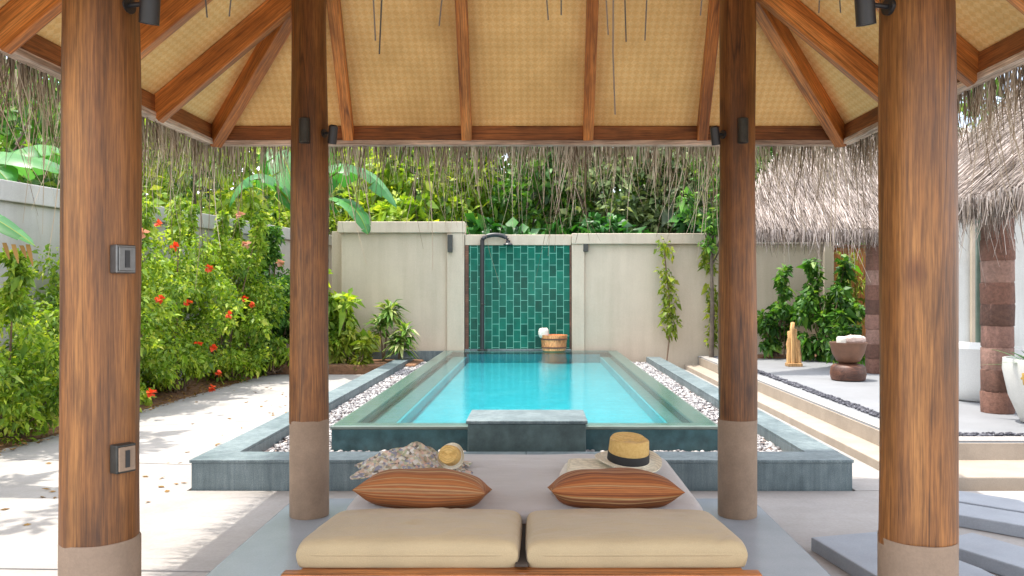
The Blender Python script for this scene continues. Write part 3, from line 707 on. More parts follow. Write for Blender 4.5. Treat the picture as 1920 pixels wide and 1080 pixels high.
# villa side wall with glass on the right
vw=thing('villa_wall','pale villa wall with narrow glazed panel and beige frames behind the white tub','wall',(8,12.2,0))
def vx(px): return (px-CX)*12.2/F
part(box('wall_panel',(5.9,12.22,.2),(vx(1822),12.5,2.9),M['white']),vw)
part(box('wall_panel',(vx(1850),12.22,.2),(11,12.5,2.9),M['white']),vw)
part(box('glass_panel',(vx(1825),12.28,.25),(vx(1847),12.30,2.8),M['glass'],bev=0),vw)
part(boxes('window_frame',[((vx(1820),12.17,.2),(vx(1827),12.36,2.9)),((vx(1844),12.17,.2),(vx(1851),12.36,2.9))],M['cap']),vw)

# ------------------------------------------------------------------ thatched huts
def thatch_slope(o,u,up,width,depth,n,L=.5,trim=None):
    """strands lying on a slope: o eave origin, u along eave, up up-slope unit"""
    o=np.array(o,float);u=np.array(u,float);up=np.array(up,float); nr=np.cross(u,up); nr/=np.linalg.norm(nr)
    if nr[2]<0: nr=-nr
    a=rng.uniform(0,width,n); d=rng.uniform(-.12,depth,n)
    if trim is not None: k=trim(a,d); a=a[k]; d=d[k]
    n=len(a)
    l=rng.uniform(.6,1.3,n)*L; seg=4; k=np.linspace(0,1,seg)
    P0=o+u*a[:,None]+up*(d+l*.6)[:,None]+nr*rng.uniform(.0,.05,n)[:,None]
    sw=u[None]*rng.normal(0,.09,n)[:,None]
    P=P0[:,None,:]+(-up[None,None,:]*k[None,:,None]+sw[:,None,:]*k[None,:,None])*l[:,None,None]+nr[None,None,:]*(.012+.028*(k**2))[None,:,None]
    hang=np.maximum(0,(o[2]+.02-P[:,:,2]))
    # past the eave, strands hang down
    out=np.einsum('nkj,j->nk',P-o[None,None,:],up)
    over=np.maximum(0,-out)
    P=P+up[None,None,:]*over[:,:,None]*.8; P[:,:,2]-=over*.75
    W=rng.uniform(.006,.014,n)[:,None]*np.linspace(1,.35,seg)[None]
    t=rng.uniform(-.7,.7,n); S=u[None]*np.cos(t)[:,None]+nr[None]*np.sin(t)[:,None]
    return ribbons(P,W,S)
def merge(*vq):
    V=[];Q=[];o=0
    for v,q in vq: V.append(v);Q.append(q+o);o+=len(v)
    return np.concatenate(V),np.concatenate(Q)
def hang(p0,p1,nrm,n,base,scale,z):
    return ribbons(*fringe_arrays(p0,p1,nrm,n,base,scale,z,5,(.008,.016)))
hA=thing('thatched_roof','shaggy grey palm thatch roof over the far right patio corner, eave facing the camera','roof',(3.6,13,0))
s45=math.sqrt(.5)
X0,X1,Ya,Za=3.10,11.0,13.0,2.47
dm=1.95
bm=bmesh.new()
def slab(bm,pts,th):
    b=[bm.verts.new(p) for p in pts]; t=[bm.verts.new((p[0],p[1],p[2]+th)) for p in pts]; n=len(pts)
    bm.faces.new(b); bm.faces.new(t[::-1])
    for i in range(n): bm.faces.new((b[i],t[i],t[(i+1)%n],b[(i+1)%n]))
slab(bm,[(X0,Ya,Za),(X1,Ya,Za),(X1,Ya+dm,Za+dm),(X0+dm,Ya+dm,Za+dm)],-.14)
part(link('roof_base',bm_mesh('roof_base',bm),M['thatchbase']),hA)
v1=thatch_slope((X0,Ya,Za),(1,0,0),(0,s45,s45),X1-X0,dm/s45,26000,.42,lambda a,d:a>d*s45-.15)
nh=1500; th_=rng.uniform(0,1,nh); base_=np.stack([X0+dm*th_,Ya+dm*th_,Za+dm*th_],1)+rng.normal(0,.03,(nh,3))
lh=rng.uniform(.18,.42,nh); kk=np.linspace(0,1,4); dr=np.array([-.35,-.25,-1.0])+rng.normal(0,.15,(nh,3))
v2=ribbons(base_[:,None,:]+dr[:,None,:]*(lh[:,None]*kk[None])[:,:,None],rng.uniform(.008,.016,nh)[:,None]*np.linspace(1,.35,4)[None],unit(np.tile(np.array([[.8,-.5,.2]]),(nh,1))+rng.normal(0,.2,(nh,3))))
v3=hang((X0,Ya,0),(X1,Ya,0),(0,-1,0),2600,.16,.07,Za-.02)
part(link('thatch',np_mesh('thatch',*merge(v1,v2,v3)),M['thatch']),hA)
hB=thing('thatched_roof','shaggy brown grey palm thatch roof along the right edge, above the white tub and pot','roof',(4.8,8,0))
XB,ZB,Y0b,Y1b=4.78,2.50,4.6,10.9
bm=bmesh.new(); slab(bm,[(XB,Y0b,ZB),(XB,Y1b,ZB),(XB+4.6,Y1b,ZB+4.6),(XB+4.6,Y0b,ZB+4.6)],-.14); part(link('roof_base',bm_mesh('roof_base',bm),M['thatchbase']),hB)
v1=thatch_slope((XB,Y0b,ZB),(0,1,0),(s45,0,s45),Y1b-Y0b,4.6/s45,42000,.42)
v2=hang((XB,Y0b,0),(XB,Y1b,0),(-1,0,0),3800,.18,.09,ZB-.02)
part(link('thatch',np_mesh('thatch',*merge(v1,v2)),M['thatch']),hB)
part(beam('eave_beam',(XB+.25,Y0b,ZB+.03),(XB+.25,Y1b,ZB+.03),.09,.14,M['darkwood']),hB)
def column(x,y,zt,label,r=.165):
    n=28; bm=bmesh.new(); prof=[]
    z=0.0
    while z<zt-.2:
        q=random.uniform(-.006,.006)
        prof+=[(r+q-.005,z+.003),(r+q,z+.02),(r+q,z+.225),(r+q-.005,z+.238)]; z+=.24
    prof.append((r,zt-.2))
    add_lathe(bm,prof,n)
    for v in bm.verts:
        v.co.x+=random.uniform(-.006,.006); v.co.y+=random.uniform(-.006,.006)
    t=link('block_column',bm_mesh('block_column',bm,True,40),M['column']); t.location=(x,y,.2)
    return tag(t,label,'column')
column(5.13,8.98,2.50,'thick reddish block column holding up the thatch, between the tub and the white pot')
column(5.56,13.25,2.6,'slim pinkish block column just left of the right foreground post, behind the basin',.14)

# ------------------------------------------------------------------ patio objects
PZ=.2
tub=thing('bathtub','white round freestanding bathtub standing on the patio left of the reddish column','bathtub',(5.50,10.3,PZ))
bm=bmesh.new(); add_lathe(bm,[(.36,0),(.40,.02),(.46,.18),(.52,.42),(.56,.64),(.565,.655),(.54,.655),(.50,.45),(.42,.12),(0,.10)],48)
for v in bm.verts: v.co.y*=1.5
link('tub_shell',bm_mesh('tub_shell',bm,True,50),M['tubwhite'],tub)
tubes('tap',[([(.47,.2,.6),(.47,.2,.95),(.42,.2,1.0),(.30,.2,.97)],[.018]*4,10)],M['black'],tub)
def strap_leaves(n,L,Wd,lift,seg=7):
    P=[];W=[];S=[]
    for i in range(n):
        a=i*2.4+random.uniform(-.3,.3); el=R(random.uniform(*lift)); l=L*random.uniform(.7,1.15)
        d=np.array([math.cos(a),math.sin(a),0]); pts=[]
        for k in np.linspace(0,1,seg):
            e=el-k*R(55)*random.uniform(.8,1.1)
            pts.append((d*math.cos(el)*l*k)+np.array([0,0,math.sin(el)*l*k-.28*l*k*k]))
        P.append(pts); W.append([Wd*w for w in (.6,.9,1,.95,.8,.5,.06)]); S.append([-d[1],d[0],0])
    return ribbons(np.array(P),np.array(W),np.array(S))
pot=thing('white_pot','large white glazed pot with ochre patch, spiky succulent in it, at the right edge','pot',(5.16,8.22,PZ))
bm=bmesh.new(); add_lathe(bm,[(.16,0),(.20,.015),(.31,.28),(.365,.55),(.36,.66),(.335,.66),(.34,.56),(.28,.5),(0,.5)],40); link('pot_body',bm_mesh('pot_body',bm,True,50),M['pot'],pot)
V,Q=[],[]
pa=[]
for j in range(9):
    for i in range(13):
        z=.36+.22*j/8; th=R(205+40*i/12); w=((i-6)/6)**2+((j-4)/4)**2
        rr=np.interp(z,[.28,.55,.66],[.31,.365,.36])+.004-(.02 if w>1 else 0); pa.append((rr*math.cos(th),rr*math.sin(th),z))
q=[(j*13+i,j*13+i+1,(j+1)*13+i+1,(j+1)*13+i) for j in range(8) for i in range(12)]
link('ochre_patch',np_mesh('ochre_patch',np.array(pa),np.array(q),True),M['ochre'],pot)  # rounded ochre patch set on the side of the pot
ag=thing('succulent','green spiky strap leaved succulent growing from the white pot','plant',(5.16,8.22,PZ+.5))
V,Q=strap_leaves(22,.62,.055,(15,80)); link('leaf_rosette',np_mesh('leaf_rosette',V,Q,True),M['leaf_dark'],ag)
link('stem',np_mesh('stem',*tube_np([([(0,0,-.02),(0,0,.12)],[.07,.04],10)]),True),M['stem'],ag)
st=thing('drum_stool','dark brown turned wooden drum stool carrying a basin on the patio','stool',(4.72,12.2,PZ))
bm=bmesh.new(); add_lathe(bm,[(.20,0),(.245,.015),(.262,.10),(.25,.20),(.22,.235),(.15,.25),(.11,.262),(0,.263)],36); link('drum_body',bm_mesh('drum_body',bm,True,50),M['darkwood'],st)
bs=thing('wash_basin','reddish brown round basin resting on the drum stool','basin',(4.72,12.2,PZ+.264))
bm=bmesh.new(); add_lathe(bm,[(.12,0),(.17,.03),(.23,.14),(.265,.29),(.27,.31),(.245,.31),(.21,.2),(.1,.16),(0,.15)],36); link('basin_bowl',bm_mesh('basin_bowl',bm,True,50),M['terra'],bs)
a1=tag(soft('rolled_towel',.07,.075,.06,.5,.9,M['towel']),'white rolled towel lying on the left of the brown basin','towel'); a1.location=(4.60,12.15,PZ+.264+.34)
a2=tag(soft('stone',.16,.1,.065,.7,.8,M['pinkstone'],jit=.004),'pinkish rough stone block lying across the brown basin','stone'); a2.location=(4.80,12.16,PZ+.264+.35)
ds=thing('driftwood_sculpture','golden driftwood post cluster with stepped pointed tops standing on the patio edge','sculpture',(4.62,14.45,PZ))
box('base_block',(-.13,-.1,0),(.13,.1,.06),M['drift'],ds,.01)
for x,y,h,r in ((-.085,0,.62,.04),(-.03,-.02,.78,.048),(.03,.01,.66,.043),(.085,-.01,.46,.042),(.0,.05,.55,.045)):
    pts=[(x+random.uniform(-.012,.012),y,z) for z in np.linspace(.06,h,6)]
    tubes('driftwood_post',[(pts+[(x,y,h+.012)],[r*1.05,r,r*.95,r,r*.92,r*.8,r*.2],10)],M['drift'],ds)
pebbles('pebble_strip',[(3.64,3.77,7.5,16.4),(3.77,11.5,7.5,7.60)],M['dkpebble'],.207,1500,.014,.028,1)
# stepping slabs, bottom right
for poly,lab in (([(1.70,4.98),(2.20,5.11),(2.44,4.42),(2.56,3.3),(1.98,3.3)],'broad grey stepping slab nearest the daybed, left of the right foreground post'),
                 ([(2.42,4.91),(3.05,3.68),(3.37,3.85),(2.74,5.08)],'narrow grey stepping slab lowest at the right edge of the view'),
                 ([(2.70,5.63),(3.90,4.55),(4.13,4.80),(2.93,5.88)],'narrow grey stepping slab midway between the lowest slab and the patio step'),
                 ([(2.96,5.915),(4.2,4.80),(4.43,5.05),(3.19,6.16)],'narrow grey stepping slab nearest the beige patio step')):
    cx=sum(p[0] for p in poly)/len(poly); cy=sum(p[1] for p in poly)/len(poly)
    t=prism('stepping_slab',[(x-cx,y-cy) for x,y in poly],-.08,.0,M['slab'],bev=.008); t.location=(cx,cy,.035)
    tag(t,lab,'stepping stone',group='grey stepping slabs by the right post')

# ------------------------------------------------------------------ daybed
BC=-.05; bw=1.75
def bX(x): return BC+x
bed=thing('daybed','low double timber daybed with beige pads facing the pool, in the middle of the pavilion','daybed',(BC,4.1,0))
def bbox(name,lo,hi,mat,bev=.006): 
    return part(box(name,lo,hi,mat,bev=bev),bed)
bbox('side_rail',(bX(-.895),3.06,.22),(bX(-.845),5.12,.40),M['bedwood']); bbox('side_rail',(bX(.845),3.06,.22),(bX(.895),5.12,.40),M['bedwood'])
bbox('front_rail',(bX(-.895),3.0,.22),(bX(.895),3.06,.497),M['bedwood'])
part(boxes('backrest_support',[((bX(-.84),3.07,.386),(bX(.84),3.11,.49)),((bX(-.84),3.40,.386),(bX(.84),3.44,.45))],M['bedwood'],bev=.003),bed); bbox('end_rail',(bX(-.895),5.122,.22),(bX(.895),5.17,.40),M['bedwood'])
part(boxes('slat',[((bX(-.84),3.07+.17*i,.36),(bX(.84),3.07+.17*i+.12,.385)) for i in range(12)],M['bedwood'],bev=.004),bed)
for x in (-.86,.80):
    for y in (3.02,5.08): bbox('leg',(bX(x),y,.0),(bX(x+.06),y+.06,.22),M['bedwood'])
bbox('centre_rail',(bX(-.03),3.07,.30),(bX(.03),3.80,.358),M['bedwood'])
st_=part(beam('strap',(bX(0),3.06,.515),(bX(0),3.79,.46),.05,.01,M['cord'],bev=.002),bed)
cr_=random.Random(5)
creases=[[(cr_.uniform(-.85,.85),cr_.choice((-1,1))*cr_.uniform(.25,.8),cr_.uniform(-.5,.5)+(1.2 if q%3==0 else 0),cr_.uniform(.12,.35)) for q in range(9)] for _ in range(3)]
def padmesh(name,sx,sy,h,mat,crown=.03,e=.12,nx=64,ny=52,seed=0,crease=0):
    """flat pad with rounded edges and a gently domed top, origin at its base centre"""
    V=[];Q=[]
    def prof(w): return (1-abs(w)**10)
    xs=[math.sin(math.pi/2*math.sin(math.pi/2*(2*i/nx-1))) for i in range(nx+1)]; ys=[math.sin(math.pi/2*math.sin(math.pi/2*(2*i/ny-1))) for i in range(ny+1)]
    for s in (1,-1):
        for y in ys:
            for x in xs:
                k=max(0,(1-abs(x)**20))**.36*max(0,(1-abs(y)**16))**.36
                dome=(1-x*x)**.6*(1-y*y)**.6 if s>0 else 0
                wr=.0025*math.sin(x*9+y*4)*math.sin(y*7)*dome
                if crease and s>0:
                    for (qx,qy,qa,ql) in creases[seed]:
                        u=(x-qx)*math.cos(qa)+(y-qy)*math.sin(qa); v=-(x-qx)*math.sin(qa)+(y-qy)*math.cos(qa)
                        wr-=crease*math.exp(-(v/.035)**2-(u/ql)**2)-crease*.6*math.exp(-((v-.08)/.05)**2-(u/ql)**2)
                c=.985+.015*min(1,(2-abs(x)-abs(y))*4)
                V.append((x*sx/2*c,y*sy/2*c,h/2+s*h/2*(k if s>0 else min(1,1.6*k))+crown*dome+wr*2))
    n=(nx+1)*(ny+1)
    for j in range(ny):
        for i in range(nx):
            a=j*(nx+1)+i; Q.append((a,a+1,a+nx+2,a+nx+1)); b=a+n; Q.append((b,b+nx+1,b+nx+2,b+1))
    return link(name,np_mesh(name,np.array(V),np.array(Q),True),mat)
mt=padmesh('mattress',1.74,1.32,.145,M['mattress'],.006,seed=2,crease=.004); mt.location=(BC,4.455,.386); tag(mt,'wide pale grey beige mattress pad covering the pool end of the daybed','mattress')
def piping(o,sx,sy,z,mat):
    pts=[]
    for k in range(48):
        a=2*math.pi*k/48; c,s=math.cos(a),math.sin(a); e=.16
        pts.append((math.copysign(abs(c)**e,c)*sx/2*.992,math.copysign(abs(s)**e,s)*sy/2*.992,z))
    pts.append(pts[0]); tubes('piping',[(pts,[.006]*len(pts),6)],mat,o)
c1=padmesh('seat_cushion',.86,.69,.10,M['cushion'],.03,seed=0,crease=.0035); c1.location=(BC-.439,3.425,.462); c1.rotation_euler=(R(-5),0,0); tag(c1,'plump beige seat cushion on the left near half of the daybed','cushion','beige cushions on the near end of the daybed')
piping(c1,.86,.69,.05,M['cushion']); 
c2=padmesh('seat_cushion',.855,.69,.10,M['cushion'],.026,seed=1,crease=.0035); c2.location=(BC+.44,3.425,.462); c2.rotation_euler=(R(-5),0,R(.4)); tag(c2,'plump beige seat cushion on the right near half of the daybed','cushion','beige cushions on the near end of the daybed')
piping(c2,.855,.69,.05,M['cushion'])
def pillow(w,d,h,nx=48,ny=32):
    V=[];Q=[]
    for s in (1,-1):
        for j in range(ny+1):
            for i in range(nx+1):
                x=math.sin(math.pi/2*(2*i/nx-1)); y=math.sin(math.pi/2*(2*j/ny-1))
                k=max(0,1-abs(x)**2.6)**.5*max(0,1-y**2)**.55
                px=x*w/2*(1-.07*(1-abs(x))*0-.05*(1-y*y)*abs(x)**3*0+.0); 
                pin=1-.08*(1-abs(y)**2)*abs(x)**6; piy=1-.10*(1-abs(x)**2)*abs(y)**6
                V.append((x*w/2*pin,y*d/2*piy,s*h/2*k+.004*math.sin(7*x+3*y)*k))
    n=(nx+1)*(ny+1)
    for j in range(ny):
        for i in range(nx):
            a=j*(nx+1)+i; Q.append((a,a+1,a+nx+2,a+nx+1)); b=a+n; Q.append((b,b+nx+1,b+nx+2,b+1))
    UV=[(x,(2*j/ny-1)*.21+(.0 if s>0 else .8)) for s in (1,-1) for j in range(ny+1) for x in range(nx+1)]
    return np.array(V),np.array(Q),UV
def throw(px0,px1,Y,label,rz,tilt):
    w=(px1-px0)*Y/F; V,Q,UV=pillow(w,.38,.205)
    me=np_mesh('throw_pillow',V,Q,True); ul=me.uv_layers.new(name='UVMap')
    for l in me.loops: ul.data[l.index].uv=UV[l.vertex_index]
    o=link('throw_pillow',me,M['stripes']); o.location=((px0+px1)/2*Y/F-CX*Y/F,Y+.06,.586); o.rotation_euler=(tilt,R(1),rz)
    return tag(o,label,'pillow','striped pillows on the daybed')
throw(672,916,3.86,'orange brown striped pillow on the left of the daybed, before the scarf',R(-2),R(-11))
throw(1030,1274,3.86,'orange brown striped pillow on the right of the daybed, before the banded hat',R(2),R(-11))
# scarf heap
def scarf():
    nx,ny=70,44; V=[];Q=[]
    for j in range(ny+1):
        for i in range(nx+1):
            x=(2*i/nx-1); y=(2*j/ny-1)
            rr=math.hypot(x*.9,y*.9)
            hgt=.10*math.exp(-((x-.05)/.45)**2-((y-.1)/.6)**2)+.045*math.exp(-((x+.55)/.3)**2-(y/.5)**2)
            z=hgt+.030*abs(math.sin(x*9+2.2*math.sin(y*4)))*(1-.5*rr)+.02*abs(math.sin(y*11+3*x))*(1-.4*rr)+.006
            V.append((x*.31*(1+.08*math.sin(y*6)),y*.20*(1+.12*math.sin(x*5+1)),max(.004,z*(1 if rr<.8 else max(.08,1-(rr-.8)*2.2)))))
    for j in range(ny):
        for i in range(nx):
            a=j*(nx+1)+i; Q.append((a,a+1,a+nx+2,a+nx+1))
    o=link('scarf',np_mesh('scarf',np.array(V),np.array(Q),True),M['scarf'])
    m=o.modifiers.new('thickness','SOLIDIFY'); m.thickness=.004
    return o
sc=scarf(); sc.location=(-.69,4.60,.534); sc.rotation_euler=(0,0,R(6)); tag(sc,'crumpled patterned scarf heaped on the left far corner of the mattress','scarf')
def hatmesh(crx,cry,ch,brim,mat_,bmat=None,root=None):
    n=40; top=[(0,ch*.86),(.45,ch*.88),(.78,ch*.97),(.92,ch*.99),(1.0,ch*.90),(1.03,ch*.5),(1.06,.012)]
    edge=[(1.055,.010),(1.12,.006),(1+brim*.5,.004),(1+brim,.012),(1+brim,.006),(1.10,-.001),(1.02,.002)]
    for nm,prof,m in (('crown',top,mat_),('brim',edge,bmat or mat_)):
        bm=bmesh.new(); rings=[]
        for r,z in prof:
            ring=[]
            for i in range(n):
                th=2*math.pi*i/n; wob=.014*math.sin(2*th+.6)*(1 if r>1.2 else 0)
                dent=-.014*math.exp(-((math.sin(th))/.35)**2)*(1 if .3<r<.95 and z>ch*.5 else 0)
                ring.append(bm.verts.new((r*crx*math.cos(th),r*cry*math.sin(th),z+wob+dent)))
            rings.append(ring)
        for a,b in zip(rings,rings[1:]):
            for i in range(n): bm.faces.new((a[i],a[(i+1)%n],b[(i+1)%n],b[i]))
        link(nm,bm_mesh(nm,bm,True,60),m,root)
ht=thing('straw_hat','golden straw hat with wide black band and pale brim, right on the mattress','hat',(.52,4.52,.60),R(8)); ht.rotation_euler=(R(7),R(2),R(8))
hatmesh(.108,.118,.135,.72,M['straw'],M['palestraw'],root=ht)
bm=bmesh.new(); n=40; rg=[]
for z,s in ((.006,1.085),(.05,1.062),(.052,1.045)):
    rg.append([bm.verts.new((s*.108*math.cos(2*math.pi*i/n),s*.118*math.sin(2*math.pi*i/n),z+.002)) for i in range(n)])
for a,b in zip(rg,rg[1:]):
    for i in range(n): bm.faces.new((a[i],a[(i+1)%n],b[(i+1)%n],b[i]))
link('hat_band',bm_mesh('hat_band',bm,True),M['bandcloth'],ht)
h2=thing('straw_hat','small crumpled straw hat lying on its side on the patterned scarf','hat',(-.46,4.48,.635)); h2.rotation_euler=(R(72),R(0),R(-12))
hatmesh(.054,.052,.08,.40,M['straw'],M['palestraw'],root=h2)
for k,(dx,dz,rz,mm) in enumerate(((0,0,R(-9),'towel'),(.03,.026,R(-4),'palestraw'))):
    o=padmesh('folded_cloth',.42,.30,.028,M[mm],.004); o.location=(.36+dx,4.50,.534+dz); o.rotation_euler=(0,0,rz)
    tag(o,('cream folded towel on the mattress, lowest under the banded straw hat','pale straw coloured folded cloth directly under the banded straw hat')[k],'towel')

# ------------------------------------------------------------------ vegetation
def cluster_foliage(clusters, per, L, W, spread, upb=.6, droop=.2, out=.6):
    """clusters (n,4): centre and radius. Leaves spread through each"""
    C=np.array(clusters,float); n=len(C)*per; idx=np.repeat(np.arange(len(C)),per)
    d=rand_dirs(n); r=rng.uniform(.15,1,n)**.6
    pos=C[idx,:3]+d*(C[idx,3]*r)[:,None]*np.array([1,1,.8])
    D=d*out+rand_dirs(n)*.8; D[:,2]-=.12
    N=rand_dirs(n)*.75; N[:,2]+=upb
    l=np.exp(rng.normal(-.08,.33,n))*L; w=l*(W/L)*rng.uniform(.8,1.2,n)
    return leaf_arrays(pos,D,N,l,w,.15,droop)
def ell_clusters(c, rad, n, cr, inner=.35, flat=None):
    d=rand_dirs(n); r=rng.uniform(inner,1,n)**.5
    P=np.array(c)+d*np.array(rad)*r[:,None]
    return np.concatenate([P,rng.uniform(.6,1.2,(n,1))*cr],1)
def limbs(base, top, r, targets, n=8):
    base=Vector(base); top=Vector(top); paths=[]
    mid=(base+top)/2+Vector((random.uniform(-.15,.15),random.uniform(-.15,.15),0))
    paths.append(([base,mid*.5+base*.5,mid,top*.5+mid*.5,top],[r*1.25,r*1.05,r*.9,r*.75,r*.55],n))
    for t in targets:
        t=Vector(t); s=top*.9+mid*.1+Vector((0,0,random.uniform(-.4,.1)*(top-base).length*.35))
        m=(s+t)/2+Vector((random.uniform(-.2,.2),random.uniform(-.2,.2),.12))
        paths.append(([s,m,t],[r*.42,r*.26,r*.08],6))
    return paths
def tree(label,loc,h,rad,mat,ncl=46,per=85,L=.2,W=.10,group='trees behind the garden walls',trunk=.14,lift=.55,cat='tree',name='garden_tree'):
    t=thing(name,label,cat,loc,0,group)
    c=(0,0,h-rad[2]); cl=ell_clusters(c,rad,ncl,min(rad)*.36)
    V,Fc=cluster_foliage(cl,per,L,W,1)
    link('crown',np_mesh('crown',V,Fc),mat,t)
    tg=[tuple(cl[i,:3]) for i in range(0,len(cl),max(1,len(cl)//10))]
    tubes('trunk',limbs((0,0,0),(0,0,max(.4,(h-2*rad[2])*.9+.35*rad[2])),trunk,tg),M['bark'],t)
    return t
T=[]
specs=[('bright yellow green tree behind the left end of the garden wall',(-5.8,24.0,-.1),6.6,(2.0,1.6,2.4),'leaf_light'),
 ('light green tree right above the left wall panel',(-2.7,20.2,-.1),6.3,(1.9,1.4,2.2),'leaf_light'),
 ('mid green tree rising behind the teal shower wall',(-.3,20.6,-.1),6.4,(1.7,1.5,2.2),'leaf_mid'),
 ('deep green tree behind the wall just right of the shower',(1.8,20.0,-.1),6.4,(1.7,1.4,2.2),'leaf_olive'),
 ('olive green tree behind the middle of the right wall',(3.9,20.4,-.1),6.5,(1.7,1.4,2.3),'leaf_olive'),
 ('dark tree behind the far thatched roof',(7.2,22.5,-.1),7.6,(2.2,1.6,2.6),'leaf_mid'),
 ('pale green tree beyond the left boundary wall, behind the far shrubs',(-8.2,19.5,-.1),6.6,(2.0,2.2,2.4),'leaf_light'),
 ('broad green tree beyond the left boundary wall at the left edge',(-10.6,15.0,-.1),7.0,(2.2,2.4,2.4),'leaf_mid')]
for lab,loc,h,rad,m in specs: tree(lab,loc,h,rad,M[m],66,105,.21,.105)
# low shrubs right behind the back wall
for lab,x,m,hh in (('low bright big leaved shrub behind the wall, above the left pilaster',-.95,'leaf_dark',3.35),('low glossy green shrub behind the shower lintel',.35,'leaf_dark',3.25),('low dark shrub behind the wall right of the shower',1.75,'leaf_dark',3.35),('low dark shrub behind the wall above the slim vines',3.4,'leaf_dark',3.4),('low light green shrub behind the left wall panel',-3.0,'leaf_light',3.75)):
    tree(lab,(x,18.2,-.1),hh,(1.0,.6,1.0),M[m],26,60,.26,.15,'shrubs behind the back wall',.06,cat='shrub',name='wall_shrub')
# far wood closing the view
fw=np.concatenate([ell_clusters((x,28+random.uniform(-2,2),3.2),(3.0,2,5.8),60,1.3) for x in np.arange(-28,29,3.4)])
V,Fc=cluster_foliage(fw,85,.42,.26,1)
tag(link('far_wood',np_mesh('far_wood',V,Fc),M['leaf_mid']),kind='stuff')
fl=np.concatenate([ell_clusters((-19+random.uniform(-1.5,1.5),y,3.5),(2,3.5,5.0),44,1.4) for y in np.arange(2,30,4.5)])
V,Fc=cluster_foliage(fl,60,.5,.28,1)
tag(link('far_wood',np_mesh('far_wood',V,Fc),M['leaf_mid']),kind='stuff')
# trees out of frame on the left that dapple the path
tree('leafy tree at the left of the path, casting dappled shade on it',(-6.3,4.6,-.1),6.4,(1.9,2.6,1.0),M['leaf_light'],24,60,.24,.12,'trees beside the left path',.12)
tree('tall slim tree at the left of the path further back',(-6.9,8.6,-.1),6.6,(1.4,1.6,.9),M['leaf_mid'],12,60,.24,.12,'trees beside the left path',.10)

def flower(parent,p,r,mat):
    V=[];Fc=[];o=0
    for k in range(9):
        d=rand_dirs(1)[0]; d[1]-=.5; d/=np.linalg.norm(d)
        s=np.cross(d,[.3,.5,1]); s/=np.linalg.norm(s); u=np.cross(s,d)
        pts=[np.zeros(3),s*r*.5+d*r*.45+u*r*.1,d*r-u*r*.1,-s*r*.5+d*r*.45+u*r*.1]
        V+=[tuple(q) for q in pts]; Fc.append((o,o+1,o+2,o+3)); o+=4
    f=link('flower',np_mesh('flower',np.array(V),np.array(Fc)),mat,parent)
    f.location=Vector(p)-Vector(parent.location)
    return f
def shrub(label,loc,rad,mat,ncl,per,L,W,group,cat='shrub',name='flowering_shrub',tall=0):
    t=thing(name,label,cat,loc,0,group)
    cl=ell_clusters((0,0,rad[2]*1.0),np.array(rad)*np.array([1,1,1.0]),ncl,min(rad)*.31,.25)
    cl[:,2]=np.maximum(cl[:,2],.08)
    extra=[]
    for k in range(tall):
        a=random.uniform(0,6.28); rr=random.uniform(.3,.9); x=rad[0]*rr*math.cos(a); y=rad[1]*rr*math.sin(a); zz=rad[2]*1.9
        for q in range(4): extra.append((x+random.uniform(-.05,.05),y+random.uniform(-.05,.05),zz+q*.16,.10))
    if extra: cl=np.concatenate([cl,np.array(extra)])
    V,Fc=cluster_foliage(cl,per,L,W,1,.5,.3)
    link('foliage',np_mesh('foliage',V,Fc),mat,t)
    tg=[tuple(cl[i,:3]) for i in range(0,len(cl),max(1,len(cl)//14))]
    paths=[]
    for q in tg:
        b=Vector((random.uniform(-.15,.15),random.uniform(-.15,.15),0)); q=Vector(q); m=(b*.4+q*.6)+Vector((0,0,-.1)); paths.append(([b,m,q],[.018,.012,.006],6))
    tubes('stems',paths,M['stem'],t)
    return t
GS='flowering shrubs along the left wall'
s0=shrub('dense low yellow green shrub at the left edge, before the thick post',(-5.75,8.55,GZ),(.80,.95,.76),M['leaf_light'],75,130,.07,.036,GS,tall=4)
s1=shrub('nearest red flowered shrub, just right of the thick left post',(-5.72,10.9,GZ),(.85,1.05,1.20),M['leaf_light'],105,140,.07,.036,GS,tall=4)
s2=shrub('tall red flowered shrub in the middle of the left bed',(-5.62,12.6,GZ),(.85,1.05,1.28),M['leaf_light'],105,140,.07,.038,GS,tall=4)
s3=shrub('red flowered shrub near the far end of the left bed, left of the rear post',(-5.50,14.4,GZ),(.90,1.1,1.26),M['leaf_light'],105,130,.08,.042,GS,tall=4)
s4=shrub('farthest tangled shrub of the left bed, partly behind the left rear post',(-5.40,16.4,GZ),(.95,1.1,1.22),M['leaf_mid'],95,120,.09,.046,GS,tall=3)
for s,(px,py,Y),m in ((s1,(298,420,10.6),'red'),(s1,(327,462,10.4),'red'),(s1,(283,737,10.0),'red'),(s1,(268,436,10.7),'pink'),(s1,(352,568,11.6),'red'),(s2,(392,503,12.0),'red'),(s2,(372,645,11.8),'red'),(s2,(400,652,12.2),'red'),(s2,(398,727,12.0),'red'),(s2,(410,700,12.2),'red'),
    (s3,(459,560,13.6),'red'),(s3,(473,570,13.7),'red'),(s3,(462,458,13.9),'pink'),(s3,(450,402,14),'pink'),(s4,(525,492,15.6),'pink'),(s1,(300,560,10.5),'red'),(s2,(430,590,12.4),'red')):
    flower(s,at(px,py,Y),.078 if m=='red' else .10,M[m])
